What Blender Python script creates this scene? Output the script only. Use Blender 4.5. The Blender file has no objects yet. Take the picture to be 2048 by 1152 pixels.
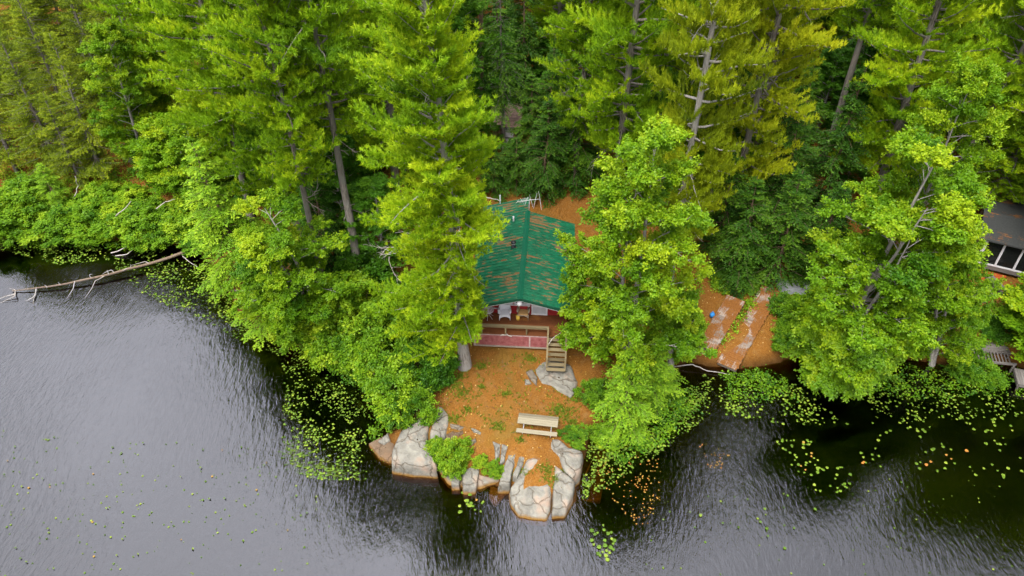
import bpy, bmesh, math, random
import numpy as np
from mathutils import Vector, Matrix
R = math.radians
random.seed(7)
rng = np.random.default_rng(11)

# ------------------------------------------------------------------ scene
scene = bpy.context.scene
col = bpy.data.collections.new('place'); scene.collection.children.link(col)
H, PITCH, FPX = 35.6, R(40.4), 1550.0
cp, sp = math.cos(PITCH), math.sin(PITCH)
cam_d = bpy.data.cameras.new('camera'); cam = bpy.data.objects.new('camera', cam_d); col.objects.link(cam)
cam.location = (0, 0, H); cam.rotation_euler = (R(90) - PITCH, 0, 0)
cam_d.sensor_width = 36; cam_d.lens = 36 * FPX / 2048; cam_d.clip_end = 2000; cam_d.clip_start = 0.5
scene.camera = cam

def P(px, py, z=0.0):
    """point of the real place at height z seen at a pixel of the 2048 px photograph"""
    u = (px - 1024) / FPX; v = (py - 576) / FPX
    dy = cp - v * sp; dz = -sp - v * cp
    t = (z - H) / dz
    return np.array((u * t, dy * t, z))

# ------------------------------------------------------------------ shoreline and ground height
shore_px = [(-700, 470), (-300, 480), (0, 478), (100, 470), (210, 478), (310, 480), (400, 500), (440, 545), (470, 610), (520, 660), (590, 690),
            (690, 706), (745, 735), (775, 790), (800, 845), (770, 880), (800, 915), (880, 928), (905, 958), (950, 962), (985, 968), (1020, 985), (1035, 1012),
            (1140, 1010), (1155, 970), (1168, 900), (1185, 862), (1235, 845), (1290, 790), (1330, 745), (1375, 722), (1440, 735),
            (1500, 735), (1560, 722), (1660, 705), (1790, 715), (1890, 728), (1990, 722), (2060, 738), (2400, 750), (2900, 760)]
sh = np.array([P(x, y)[:2] for x, y in shore_px])
poly = np.vstack([[(-400, sh[0, 1] + 5)], sh, [(400, sh[-1, 1] + 5), (400, 500), (-400, 500)]])

def sdf(X, Y):
    X = np.asarray(X, float); Y = np.asarray(Y, float)
    best = np.full(X.shape, 1e9); inside = np.zeros(X.shape, bool)
    n = len(poly)
    for i in range(n):
        ax, ay = poly[i]; bx, by = poly[(i + 1) % n]
        dx, dy = bx - ax, by - ay
        t = np.clip(((X - ax) * dx + (Y - ay) * dy) / (dx * dx + dy * dy + 1e-9), 0, 1)
        best = np.minimum(best, np.hypot(X - ax - t * dx, Y - ay - t * dy))
        c = ((ay > Y) != (by > Y)) & (X < (bx - ax) * (Y - ay) / (by - ay + 1e-12) + ax)
        inside ^= c
    return np.where(inside, best, -best)

def wob(X, Y, s=1.0, k=0.0):
    return (np.sin(X * 1.13 * s + 1.7 * np.sin(Y * 0.71 * s + k) + k) + np.sin(Y * 1.31 * s + 1.3 * np.sin(X * 0.83 * s + 2 + k)) +
            0.6 * np.sin((X + Y) * 2.3 * s + k * 2) + 0.5 * np.sin((X * 0.8 - Y) * 2.9 * s + 1 + k)) / 3.1

def ground_h(X, Y):
    X = np.asarray(X, float); Y = np.asarray(Y, float)
    d = sdf(X, Y) + 0.22 * wob(X, Y, 1.6)
    land = 0.8 * (1 - np.exp(-np.maximum(d, 0) / 0.55)) + 0.14 * np.clip(d, 0, 9) + 0.045 * np.clip(d - 9, 0, 200)
    land = land + np.clip(d, 0, 2) / 2 * 0.09 * wob(X, Y, 0.9, 1)
    bed = -np.minimum(2.4, 0.42 * np.maximum(-d, 0)) - 0.02
    return np.where(d > 0, land, bed)

def g(x, y):
    return float(ground_h(np.array([x]), np.array([y]))[0])

def G(px, py):
    """ground point seen at a pixel"""
    z = 1.0
    for _ in range(25):
        p = P(px, py, z); z = 0.5 * z + 0.5 * g(p[0], p[1])
    p = P(px, py, z); p[2] = g(p[0], p[1]); return p

# ------------------------------------------------------------------ object helpers
def tag(o, label=None, cat=None, group=None, kind=None):
    if label: o['label'] = label
    if cat: o['category'] = cat
    if group: o['group'] = group
    if kind: o['kind'] = kind
    return o

def empty(name, loc=(0, 0, 0), rot=(0, 0, 0)):
    o = bpy.data.objects.new(name, None); col.objects.link(o)
    o.location = tuple(loc); o.rotation_euler = rot; o.empty_display_size = 0.3
    return o

def link(name, me, parent=None):
    o = bpy.data.objects.new(name, me); col.objects.link(o)
    if parent: o.parent = parent
    return o

def np_mesh(name, V, k, mat, tint=None, smooth=False):
    """mesh of n faces of k corners each, corners stored in order"""
    V = np.ascontiguousarray(V.reshape(-1, 3), dtype=np.float32); nv = len(V); nf = nv // k
    me = bpy.data.meshes.new(name)
    me.vertices.add(nv); me.vertices.foreach_set('co', V.ravel())
    me.loops.add(nv); me.loops.foreach_set('vertex_index', np.arange(nv, dtype=np.int32))
    me.polygons.add(nf); me.polygons.foreach_set('loop_start', np.arange(0, nv, k, dtype=np.int32))
    if tint is not None:
        a = me.attributes.new('tint', 'FLOAT', 'POINT'); a.data.foreach_set('value', np.ascontiguousarray(tint.ravel(), dtype=np.float32))
    me.update(calc_edges=True); me.materials.append(mat)
    return me

class MB:
    """collects shapes, builds ONE mesh object"""
    def __init__(s): s.v = []; s.f = []; s.sm = []
    def add(s, V, F, smooth=False):
        b = len(s.v); s.v += [tuple(map(float, q)) for q in V]
        s.f += [tuple(i + b for i in q) for q in F]; s.sm += [smooth] * len(F)
    def box(s, c, size, M=None):
        x, y, z = [q / 2 for q in size]
        V = [Vector((sx * x, sy * y, sz * z)) for sz in (-1, 1) for sy in (-1, 1) for sx in (-1, 1)]
        if M is not None: V = [M @ q for q in V]
        V = [q + Vector(c) for q in V]
        s.add(V, [(0, 2, 3, 1), (4, 5, 7, 6), (0, 1, 5, 4), (2, 6, 7, 3), (0, 4, 6, 2), (1, 3, 7, 5)])
    def beam(s, a, b, w, h, up=(0, 0, 1)):
        a = Vector(a); b = Vector(b); d = (b - a).normalized(); u = Vector(up)
        sd = d.cross(u)
        if sd.length < 1e-4: sd = d.cross(Vector((1, 0, 0)))
        sd.normalize(); u = sd.cross(d).normalized()
        V = []
        for q in (a, b):
            for sx, sy in ((-1, -1), (1, -1), (1, 1), (-1, 1)):
                V.append(q + sd * (sx * w / 2) + u * (sy * h / 2))
        s.add(V, [(0, 1, 2, 3), (7, 6, 5, 4), (0, 4, 5, 1), (1, 5, 6, 2), (2, 6, 7, 3), (3, 7, 4, 0)])
    def tube(s, pts, rad, n=7, cap=True):
        pts = [Vector(map(float, p)) for p in pts]
        if not hasattr(rad, '__len__'): rad = [rad] * len(pts)
        V = []; F = []
        prev = None
        for i, p in enumerate(pts):
            t = (pts[min(i + 1, len(pts) - 1)] - pts[max(i - 1, 0)])
            t = t.normalized() if t.length > 1e-9 else Vector((0, 0, 1))
            if prev is None:
                a = t.cross(Vector((0.3, 0.9, 0.1)));
                if a.length < 1e-3: a = t.cross(Vector((1, 0, 0)))
            else: a = prev - t * prev.dot(t)
            a.normalize(); prev = a; b = t.cross(a)
            for k in range(n):
                th = 2 * math.pi * k / n
                V.append(p + (a * math.cos(th) + b * math.sin(th)) * rad[i])
        for i in range(len(pts) - 1):
            for k in range(n):
                F.append((i * n + k, i * n + (k + 1) % n, (i + 1) * n + (k + 1) % n, (i + 1) * n + k))
        if cap:
            F.append(tuple(range(n - 1, -1, -1))); F.append(tuple((len(pts) - 1) * n + k for k in range(n)))
        s.add(V, F, True)
    def grid(s, V, nu, nv, smooth=False, closed=False):
        F = []
        for i in range(nu - 1):
            for j in range(nv - (0 if closed else 1)):
                F.append((i * nv + j, i * nv + (j + 1) % nv, (i + 1) * nv + (j + 1) % nv, (i + 1) * nv + j))
        s.add(V, F, smooth)
    def mesh(s, name, mat, fix=False):
        me = bpy.data.meshes.new(name); me.from_pydata(s.v, [], s.f)
        me.polygons.foreach_set('use_smooth', s.sm)
        if fix:
            bm = bmesh.new(); bm.from_mesh(me); bmesh.ops.recalc_face_normals(bm, faces=bm.faces[:]); bm.to_mesh(me); bm.free()
        me.materials.append(mat); me.update()
        return me
    def build(s, name, mat, parent=None, fix=False, bev=0):
        o = link(name, s.mesh(name, mat, fix), parent)
        if bev:
            m = o.modifiers.new('edge', 'BEVEL'); m.width = bev; m.segments = 1; m.limit_method = 'ANGLE'
        return o

# ------------------------------------------------------------------ materials
class NT:
    def __init__(s, name):
        s.m = bpy.data.materials.new(name); s.m.use_nodes = True
        s.t = s.m.node_tree; s.t.nodes.clear(); s.out = s.t.nodes.new('ShaderNodeOutputMaterial')
    def n(s, typ, **kw):
        o = s.t.nodes.new('ShaderNode' + typ)
        for k, v in kw.items():
            if k.startswith('_'): setattr(o, k[1:], v)
        for k, v in kw.items():
            if k.startswith('_'): continue
            k2 = int(k[1:]) if k[0] == 'i' and k[1:].isdigit() else k.replace('__', ' ')
            if hasattr(v, 'is_output') or isinstance(v, bpy.types.NodeSocket): s.t.links.new(v, o.inputs[k2])
            else: o.inputs[k2].default_value = v
        return o
    def link(s, a, b): s.t.links.new(a, b)
    def ramp(s, fac, stops, interp='LINEAR'):
        o = s.t.nodes.new('ShaderNodeValToRGB'); o.color_ramp.interpolation = interp
        e = o.color_ramp.elements
        while len(e) < len(stops): e.new(0.5)
        for q, (p, c) in zip(e, stops):
            q.position = p; q.color = (c[0], c[1], c[2], 1) if hasattr(c, '__len__') else (c, c, c, 1)
        s.link(fac, o.inputs[0]); return o.outputs[0]
    def mix(s, fac, a, b, blend='MIX'):
        o = s.t.nodes.new('ShaderNodeMix'); o.data_type = 'RGBA'; o.blend_type = blend
        for i, v in ((0, fac), (6, a), (7, b)):
            if isinstance(v, bpy.types.NodeSocket): s.link(v, o.inputs[i])
            elif i == 0: o.inputs[0].default_value = v
            else: o.inputs[i].default_value = (*v, 1) if len(v) == 3 else v
        return o.outputs[2]
    def math(s, op, a, b=0.0):
        o = s.t.nodes.new('ShaderNodeMath'); o.operation = op
        for i, v in ((0, a), (1, b)):
            if isinstance(v, bpy.types.NodeSocket): s.link(v, o.inputs[i])
            else: o.inputs[i].default_value = v
        return o.outputs[0]
    def coord(s, which='Object', scale=(1, 1, 1), rot=(0, 0, 0)):
        tc = s.n('TexCoord'); mp = s.n('Mapping', Vector=tc.outputs[which])
        mp.inputs['Scale'].default_value = scale; mp.inputs['Rotation'].default_value = rot
        return mp.outputs[0]
    def noise(s, vec, scale, detail=4, rough=0.6, dist=0.0):
        o = s.n('TexNoise', Vector=vec, Scale=scale, Detail=detail, Roughness=rough, Distortion=dist)
        return o.outputs[0]
    def bump(s, h, strength=0.5, dist=0.05):
        return s.n('Bump', Height=h, Strength=strength, Distance=dist).outputs[0]
    def pbr(s, color, rough=0.8, normal=None, metal=0.0, spec=0.3):
        b = s.n('BsdfPrincipled')
        for k, v in (('Base Color', color), ('Roughness', rough), ('Metallic', metal), ('Specular IOR Level', spec)):
            if isinstance(v, bpy.types.NodeSocket): s.link(v, b.inputs[k])
            else: b.inputs[k].default_value = (*v, 1) if k == 'Base Color' else v
        if normal is not None: s.link(normal, b.inputs['Normal'])
        s.link(b.outputs[0], s.out.inputs[0]); return s.m

def m_foliage(name, dark, mid, light, trans=0.35, patch=0.25, spread=0.25):
    """leaf colour from young to old growth; 'tint' is one value per spray of leaves"""
    t = NT(name)
    a = t.n('Attribute', _attribute_name='tint').outputs['Fac']
    oi = t.n('ObjectInfo').outputs['Random']
    geo = t.n('NewGeometry').outputs['Random Per Island']
    w = t.noise(t.n('TexCoord').outputs['Object'], 0.55, 2)
    f = t.math('ADD', a, t.math('MULTIPLY', t.math('SUBTRACT', oi, 0.5), spread))
    f = t.math('ADD', f, t.math('MULTIPLY', t.math('SUBTRACT', w, 0.5), patch * 2))
    f = t.math('ADD', f, t.math('MULTIPLY', t.math('SUBTRACT', geo, 0.5), 0.22))
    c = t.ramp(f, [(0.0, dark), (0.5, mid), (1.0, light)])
    d = t.n('BsdfDiffuse', Color=c); tr = t.n('BsdfTranslucent', Color=c)
    mx = t.n('MixShader', Fac=trans, i1=d.outputs[0], i2=tr.outputs[0])
    gl = t.n('BsdfGlossy', Roughness=0.5, Color=(1, 1, 1, 1))
    mx2 = t.n('MixShader', Fac=0.012, i1=mx.outputs[0], i2=gl.outputs[0])
    t.link(mx2.outputs[0], t.out.inputs[0]); return t.m

F_PINE = m_foliage('pine needles', (0.055, 0.145, 0.006), (0.235, 0.41, 0.008), (0.56, 0.67, 0.016))
F_PINE_OLD = m_foliage('olive pine needles', (0.075, 0.125, 0.007), (0.29, 0.37, 0.009), (0.54, 0.56, 0.016))
F_MAPLE = m_foliage('maple leaves', (0.04, 0.14, 0.004), (0.155, 0.305, 0.005), (0.4, 0.5, 0.01), 0.4, 0.25, 0.10)
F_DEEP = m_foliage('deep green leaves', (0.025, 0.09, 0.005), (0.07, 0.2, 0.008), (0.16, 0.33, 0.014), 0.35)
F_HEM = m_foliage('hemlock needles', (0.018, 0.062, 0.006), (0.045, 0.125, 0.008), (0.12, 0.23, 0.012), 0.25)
F_HEM_L = m_foliage('young hemlock needles', (0.08, 0.2, 0.01), (0.19, 0.36, 0.015), (0.36, 0.52, 0.025), 0.3)
F_SPRUCE = m_foliage('spruce needles', (0.08, 0.125, 0.01), (0.22, 0.3, 0.014), (0.4, 0.46, 0.022), 0.2)
F_BUSH = m_foliage('shrub leaves', (0.045, 0.14, 0.006), (0.155, 0.3, 0.008), (0.36, 0.48, 0.018), 0.35, 0.45, 0.5)

def m_bark(name, c1, c2, c3):
    t = NT(name); v = t.coord('Object', (9, 9, 1.6)); n = t.noise(v, 1.6, 6, 0.7)
    v2 = t.n('TexCoord').outputs['Object']; n2 = t.noise(v2, 1.3, 3)
    c = t.mix(t.ramp(n2, [(0.4, 0), (0.65, 1)]), t.ramp(n, [(0.35, c1), (0.62, c2)]), c3)
    return t.pbr(c, 0.95, t.bump(n, 0.9, 0.04), spec=0.1)
BARK = m_bark('grey pine bark', (0.075, 0.062, 0.052), (0.27, 0.23, 0.20), (0.20, 0.185, 0.165))
BARK_BROWN = m_bark('brown bark', (0.06, 0.04, 0.025), (0.22, 0.145, 0.09), (0.17, 0.12, 0.08))
BARK_PALE = m_bark('pale grey bark', (0.16, 0.14, 0.12), (0.44, 0.40, 0.36), (0.36, 0.335, 0.31))
LOGWOOD = m_bark('weathered brown log', (0.08, 0.055, 0.033), (0.24, 0.175, 0.125), (0.19, 0.145, 0.105))
DEADWOOD = m_bark('bleached dead wood', (0.20, 0.165, 0.13), (0.52, 0.46, 0.40), (0.45, 0.41, 0.37))

def m_wood(name, c1, c2, scale=(2, 22, 22), litter=None, amount=0.5):
    t = NT(name); v = t.coord('Object', scale); n = t.noise(v, 1.4, 6, 0.65)
    c = t.ramp(n, [(0.3, c1), (0.7, c2)])
    isl = t.n('NewGeometry').outputs['Random Per Island']
    c = t.mix(0.55, c, t.ramp(isl, [(0, [q * 0.65 for q in c1]), (1, [min(1, q * 1.15) for q in c2])]))
    if litter:
        o = t.n('TexCoord').outputs['Object']
        n1 = t.noise(o, 0.9, 3, 0.55); n2 = t.noise(o, 14, 4, 0.7)
        n3 = t.noise(t.coord('Object', (1.0, 9, 1)), 1.2, 3)
        s_ = t.math('ADD', t.math('ADD', t.math('MULTIPLY', n1, 0.55), t.math('MULTIPLY', n2, 0.22)), t.math('MULTIPLY', n3, 0.25))
        lc = t.ramp(n2, [(0.3, litter[0]), (0.7, litter[1])])
        c = t.mix(t.ramp(s_, [(amount - 0.03, 0), (amount + 0.03, 1)]), c, lc)
    return t.pbr(c, 0.85, t.bump(n, 0.4, 0.01), spec=0.15)
LIT = ((0.13, 0.046, 0.010), (0.26, 0.108, 0.026))
M_TABLE = m_wood('weathered table wood', (0.15, 0.125, 0.08), (0.28, 0.245, 0.17))
M_RAIL = m_wood('weathered rail wood', (0.11, 0.082, 0.043), (0.24, 0.19, 0.105))
M_DOCK = m_wood('grey dock boards under needles', (0.14, 0.11, 0.09), (0.34, 0.28, 0.235), (2, 20, 20), LIT, 0.478)
M_DOCKFRAME = m_wood('dark dock frame', (0.06, 0.045, 0.035), (0.20, 0.16, 0.13))
M_OLDBOARD = m_wood('old brown boards', (0.14, 0.085, 0.045), (0.34, 0.23, 0.13))
M_GREYBOARD = m_wood('old grey boards', (0.075, 0.062, 0.055), (0.20, 0.18, 0.165))
M_DECK = m_wood('brown deck floor under needles', (0.10, 0.034, 0.013), (0.17, 0.058, 0.020), (22, 2, 22), LIT, 0.58)

def m_paint(name, c, rough=0.6, var=0.12, nscale=3.0, fade=None):
    t = NT(name); o = t.n('TexCoord').outputs['Object']; n = t.noise(o, nscale, 5, 0.7)
    hi = fade or [min(1, q * (1 + var)) for q in c]
    cc = t.ramp(n, [(0.3, [q * (1 - var) for q in c]), (0.7, hi)])
    return t.pbr(cc, rough, spec=0.3)
M_RED = m_paint('red painted boards', (0.26, 0.016, 0.018), 0.7, 0.2)
M_SKIRT = m_paint('faded red skirting', (0.28, 0.055, 0.055), 0.8, 0.3, 4.0, (0.36, 0.135, 0.13))
M_WHITE = m_paint('white paint', (0.60, 0.585, 0.60), 0.5, 0.06)
M_WICKER_W = m_paint('white wicker', (0.60, 0.585, 0.62), 0.6, 0.06, 40)
M_WICKER_T = m_paint('tan wicker', (0.28, 0.21, 0.14), 0.7, 0.2, 40, (0.38, 0.31, 0.23))
M_CUSHION = m_paint('tan cushion', (0.42, 0.25, 0.10), 0.9, 0.2, 12)
M_STEEL = m_paint('grey galvanised steel', (0.42, 0.43, 0.45), 0.4, 0.1)
M_BLACK = m_paint('black enamel', (0.02, 0.02, 0.022), 0.4, 0.2)
M_ALU = m_paint('aluminium tube', (0.60, 0.57, 0.56), 0.4, 0.1)
M_BLUE = m_paint('blue plastic', (0.03, 0.22, 0.55), 0.4, 0.1)
M_CONC = m_paint('pale concrete block', (0.34, 0.31, 0.28), 0.95, 0.25, 6)
M_CANOE = m_paint('rust orange canoe paint', (0.34, 0.065, 0.012), 0.5, 0.25, 2.0)
M_TARP = m_paint('grey tarpaulin', (0.20, 0.21, 0.22), 0.7, 0.2)
M_SHEDROOF = m_paint('brown shed roofing', (0.20, 0.11, 0.085), 0.8, 0.3, 5, (0.40, 0.26, 0.21))
M_GREYROOF = m_paint('grey shingle', (0.15, 0.15, 0.155), 0.9, 0.25, 8)
M_LATTICE = m_paint('grey lattice edge', (0.30, 0.25, 0.20), 0.9, 0.3, 14)
def m_glass():
    t = NT('dark window glass'); return t.pbr((0.012, 0.013, 0.013), 0.06, spec=0.6)
M_GLASS = m_glass()
def m_shade():
    t = NT('pale window blind'); v = t.coord('Object', (1, 1, 26)); n = t.noise(v, 1.0, 2)
    return t.pbr(t.ramp(n, [(0.35, (0.42, 0.40, 0.36)), (0.65, (0.60, 0.58, 0.52))]), 0.35)
M_BLIND = m_shade()

def m_roof(name, flip):
    t = NT(name); o = t.n('TexCoord').outputs['Object']
    n = t.noise(o, 2.2, 4, 0.6)
    base = t.ramp(n, [(0.3, (0.002, 0.072, 0.031)), (0.7, (0.005, 0.135, 0.058))])
    st = t.noise(t.coord('Object', (1.1, 3.6, 1.0)), 1.5, 4, 0.62)
    big = t.noise(o, 0.55, 2, 0.5); fine = t.noise(o, 20, 3, 0.7)
    s_ = t.math('ADD', t.math('ADD', t.math('MULTIPLY', st, 0.52), t.math('MULTIPLY', big, 0.42)), t.math('MULTIPLY', fine, 0.10))
    yy = t.n('SeparateXYZ', Vector=o).outputs[1]; fr_ = t.math('FRACT', t.math('DIVIDE', yy, 0.305)); s_ = t.math('ADD', s_, t.math('MULTIPLY', t.math('SUBTRACT', t.math('ABSOLUTE', t.math('SUBTRACT', fr_, 0.17)), 0.3), 0.09))
    k = 0.560
    lit = t.ramp(fine, [(0.3, (0.14, 0.062, 0.022)), (0.7, (0.26, 0.13, 0.05))])
    c = t.mix(t.ramp(s_, [(k, 0), (k + 0.035, 0.85)]), base, lit)
    return t.pbr(c, t.ramp(s_, [(k, 0.42), (k + 0.03, 0.95)]), None, 0.0, 0.35)
M_ROOF = m_roof('green metal roof with pine litter', 1)
M_RIDGE = m_paint('green ridge cap', (0.003, 0.095, 0.046), 0.4, 0.1)
M_GREENTRIM = m_paint('green roof trim', (0.002, 0.052, 0.027), 0.5, 0.15)

def m_rock(name, warm=0.0, wet=(0.20, 0.10, 0.022)):
    t = NT(name); tc = t.n('TexCoord'); o = tc.outputs['Object']
    geo = t.n('NewGeometry'); sep = t.n('SeparateXYZ', Vector=geo.outputs['Position'])
    n = t.noise(o, 1.6, 7, 0.68, 0.4); n2 = t.noise(o, 9, 5, 0.7); n3 = t.noise(o, 42, 3, 0.7); n4 = t.noise(o, 0.7, 3)
    c = t.ramp(n, [(0.30, (0.085, 0.078, 0.065)), (0.5, (0.195, 0.182, 0.148)), (0.70, (0.30, 0.285, 0.235))])
    c = t.mix(t.math('MULTIPLY', t.ramp(n2, [(0.52, 0), (0.66, 1)]), 0.75), c, (0.155, 0.15, 0.145))
    c = t.mix(t.math('MULTIPLY', t.ramp(n3, [(0.42, 1), (0.55, 0)]), 0.5), c, (0.22, 0.205, 0.18))
    c = t.mix(t.math('MULTIPLY', t.ramp(n4, [(0.52, 0), (0.66, 1)]), 0.65), c, (0.33, 0.215, 0.15))
    if warm: c = t.mix(warm, c, (0.13, 0.072, 0.034))
    wv = t.n('VectorMath', _operation='ADD', i0=o, i1=t.n('VectorMath', _operation='SCALE', i0=t.n('TexNoise', Vector=o, Scale=1.4, Detail=3).outputs['Color'], Scale=0.8).outputs[0]).outputs[0]
    vo = t.n('TexVoronoi', _feature='DISTANCE_TO_EDGE', Vector=wv, Scale=0.62).outputs['Distance']
    crack = t.ramp(vo, [(0.0, 1), (0.012, 0.8), (0.03, 0)])
    c = t.mix(t.math('MULTIPLY', crack, 0.45), c, (0.085, 0.055, 0.03))
    zz = t.math('ADD', sep.outputs[2], t.math('MULTIPLY', t.math('SUBTRACT', n, 0.5), 0.30))
    band = t.ramp(t.math('MULTIPLY', t.math('ADD', zz, 0.6), 1.0), [(0.66, (1, 1, 1)), (0.84, (0.0, 0, 0))])   # amber water mark
    c = t.mix(band, c, t.ramp(n2, [(0.3, wet), (0.7, (0.30, 0.17, 0.05))]))
    h = t.math('SUBTRACT', t.math('ADD', t.math('MULTIPLY', n, 0.8), t.math('MULTIPLY', n2, 0.45)), t.math('MULTIPLY', crack, 0.6))
    return t.pbr(c, 0.92, t.bump(h, 0.9, 0.08), spec=0.15)
M_ROCK = m_rock('lichened granite'); M_ROCK_W = m_rock('brown stained granite', 0.75, (0.10, 0.045, 0.012)); M_ROCK_P = m_rock('pinkish stone', 0.35)

def m_ground():
    t = NT('pine needle ground'); o = t.n('TexCoord').outputs['Object']
    a = t.noise(o, 0.35, 5, 0.6); b = t.noise(o, 2.2, 6, 0.7); c_ = t.noise(o, 13, 5, 0.75); v = t.noise(o, 48, 3, 0.7)
    c = t.ramp(c_, [(0.28, (0.110, 0.041, 0.008)), (0.48, (0.205, 0.084, 0.015)), (0.72, (0.31, 0.145, 0.034))])
    c = t.mix(t.math('MULTIPLY', t.ramp(b, [(0.50, 0), (0.72, 1)]), 0.6), c, (0.235, 0.14, 0.055))
    c = t.mix(t.math('MULTIPLY', t.ramp(a, [(0.54, 0), (0.68, 1)]), 0.5), c, (0.15, 0.10, 0.018))
    c = t.mix(t.math('MULTIPLY', t.ramp(b, [(0.28, 1), (0.42, 0)]), 0.55), c, (0.10, 0.038, 0.013))
    c = t.mix(t.math('MULTIPLY', t.ramp(v, [(0.60, 0), (0.70, 1)]), 0.6), c, (0.48, 0.29, 0.10))
    mud = t.n('Attribute', _attribute_name='mud').outputs['Fac']
    c = t.mix(mud, c, t.ramp(b, [(0.3, (0.016, 0.010, 0.005)), (0.7, (0.06, 0.030, 0.010))]))
    return t.pbr(c, 1.0, t.bump(t.math('ADD', c_, v), 0.8, 0.04), spec=0.05)
M_GROUND = m_ground()

def m_water():
    t = NT('dark tannin lake water'); tc = t.n('TexCoord').outputs['Object']
    wn = t.n('TexNoise', Vector=tc, Scale=0.055, Detail=2, Roughness=0.5)
    off = t.n('VectorMath', _operation='SCALE', i0=wn.outputs['Color'], Scale=4.5).outputs[0]
    wv = t.n('VectorMath', _operation='ADD', i0=tc, i1=off).outputs[0]
    def rip(rot, sc, seed):
        mp = t.n('Mapping', Vector=wv); mp.inputs['Rotation'].default_value = (0, 0, R(rot)); mp.inputs['Scale'].default_value = (sc[0], sc[1], 1)
        mp.inputs['Location'].default_value = (seed, seed, 0)
        return t.noise(mp.outputs[0], 1.0, 3, 0.55, 0.4)
    a = rip(28, (4.6, 1.3), 0); b = rip(-8, (9.0, 3.4), 5); c = rip(58, (3.0, 1.5), 9)
    hgt = t.math('ADD', t.math('ADD', t.math('MULTIPLY', a, 0.62), t.math('MULTIPLY', b, 0.22)), t.math('MULTIPLY', c, 0.16))
    calm = t.ramp(t.noise(tc, 0.10, 3, 0.5), [(0.36, 0.35), (0.64, 1.25)])
    nrm = t.n('Bump', Height=t.math('MULTIPLY', hgt, calm), Strength=0.23, Distance=0.20).outputs[0]
    fr = t.n('Fresnel', IOR=1.33, Normal=nrm).outputs[0]
    f = t.math('MINIMUM', t.math('ADD', t.math('MULTIPLY', fr, WATER_K), WATER_B), 1.0)
    tr = t.n('BsdfTransparent', Color=(0.70, 0.60, 0.38, 1))
    gl = t.n('BsdfGlossy', Color=(0.98, 0.95, 0.98, 1), Roughness=0.03, Normal=nrm)
    mx = t.n('MixShader', Fac=f, i1=tr.outputs[0], i2=gl.outputs[0])
    t.link(mx.outputs[0], t.out.inputs[0])
    ab = t.n('VolumeAbsorption', Color=(0.62, 0.47, 0.12, 1), Density=6.0)
    t.link(ab.outputs[0], t.out.inputs['Volume'])
    return t.m
WATER_K, WATER_B = 2.0, 0.045
M_WATER = m_water()
M_PAD = m_foliage('lily pad leaf', (0.055, 0.10, 0.010), (0.115, 0.195, 0.016), (0.27, 0.33, 0.035), 0.1, 0.1, 0.5)
M_PAD_Y = m_foliage('yellowing lily pad leaf', (0.20, 0.15, 0.02), (0.32, 0.21, 0.035), (0.40, 0.17, 0.03), 0.1, 0.1, 0.6)
M_LITTER = m_foliage('fallen leaves', (0.30, 0.14, 0.03), (0.60, 0.40, 0.08), (0.66, 0.56, 0.30), 0.1, 0.1)
M_GRASS = m_foliage('grass blades', (0.06, 0.13, 0.01), (0.14, 0.24, 0.015), (0.27, 0.34, 0.03), 0.3)

# ------------------------------------------------------------------ light
w = bpy.data.worlds.new('World'); scene.world = w; w.use_nodes = True
nt = w.node_tree; nt.nodes.clear()
SUN_EL, SUN_AZ = R(58), R(205)       # azimuth measured from +Y, clockwise
SKY_TOP = 2.4; SKY_PATCH = 2.9
sky = nt.nodes.new('ShaderNodeTexSky'); sky.sky_type = 'NISHITA'; sky.sun_disc = False
sky.sun_elevation = SUN_EL; sky.sun_rotation = SUN_AZ; sky.air_density = 1.0; sky.dust_density = 4.0; sky.ozone_density = 1.0
hs = nt.nodes.new('ShaderNodeHueSaturation'); hs.inputs['Saturation'].default_value = 0.22; hs.inputs['Value'].default_value = 1.0
bg = nt.nodes.new('ShaderNodeBackground'); bg.inputs[1].default_value = 0.15
wo = nt.nodes.new('ShaderNodeOutputWorld')
tcw = nt.nodes.new('ShaderNodeTexCoord'); sx = nt.nodes.new('ShaderNodeSeparateXYZ'); nt.links.new(tcw.outputs['Generated'], sx.inputs[0])
cl = nt.nodes.new('ShaderNodeMapRange'); cl.inputs['From Min'].default_value = 0.0; cl.inputs['From Max'].default_value = 1.0; cl.inputs['To Min'].default_value = 0.8; cl.inputs['To Max'].default_value = SKY_TOP   # overcast: brightest overhead
nt.links.new(sx.outputs[2], cl.inputs['Value'])
mulw = nt.nodes.new('ShaderNodeVectorMath'); mulw.operation = 'SCALE'; nt.links.new(hs.outputs[0], mulw.inputs[0]); nt.links.new(cl.outputs[0], mulw.inputs['Scale'])
dt = nt.nodes.new('ShaderNodeVectorMath'); dt.operation = 'DOT_PRODUCT'; nt.links.new(tcw.outputs['Generated'], dt.inputs[0])
dt.inputs[1].default_value = (math.sin(R(-8)) * math.cos(R(56)), math.cos(R(-8)) * math.cos(R(56)), math.sin(R(56)))
cb = nt.nodes.new('ShaderNodeMapRange'); cb.interpolation_type = 'SMOOTHSTEP'; cb.inputs['From Min'].default_value = math.cos(R(52)); cb.inputs['From Max'].default_value = math.cos(R(22))
cb.inputs['To Min'].default_value = 1.0; cb.inputs['To Max'].default_value = SKY_PATCH; nt.links.new(dt.outputs['Value'], cb.inputs['Value'])      # added bright sky patch, out of view, for lighter reflections on the water
cn = nt.nodes.new('ShaderNodeTexNoise'); cn.inputs['Scale'].default_value = 3.2; cn.inputs['Detail'].default_value = 5.0; cn.inputs['Roughness'].default_value = 0.6
nt.links.new(tcw.outputs['Generated'], cn.inputs['Vector'])
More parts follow.
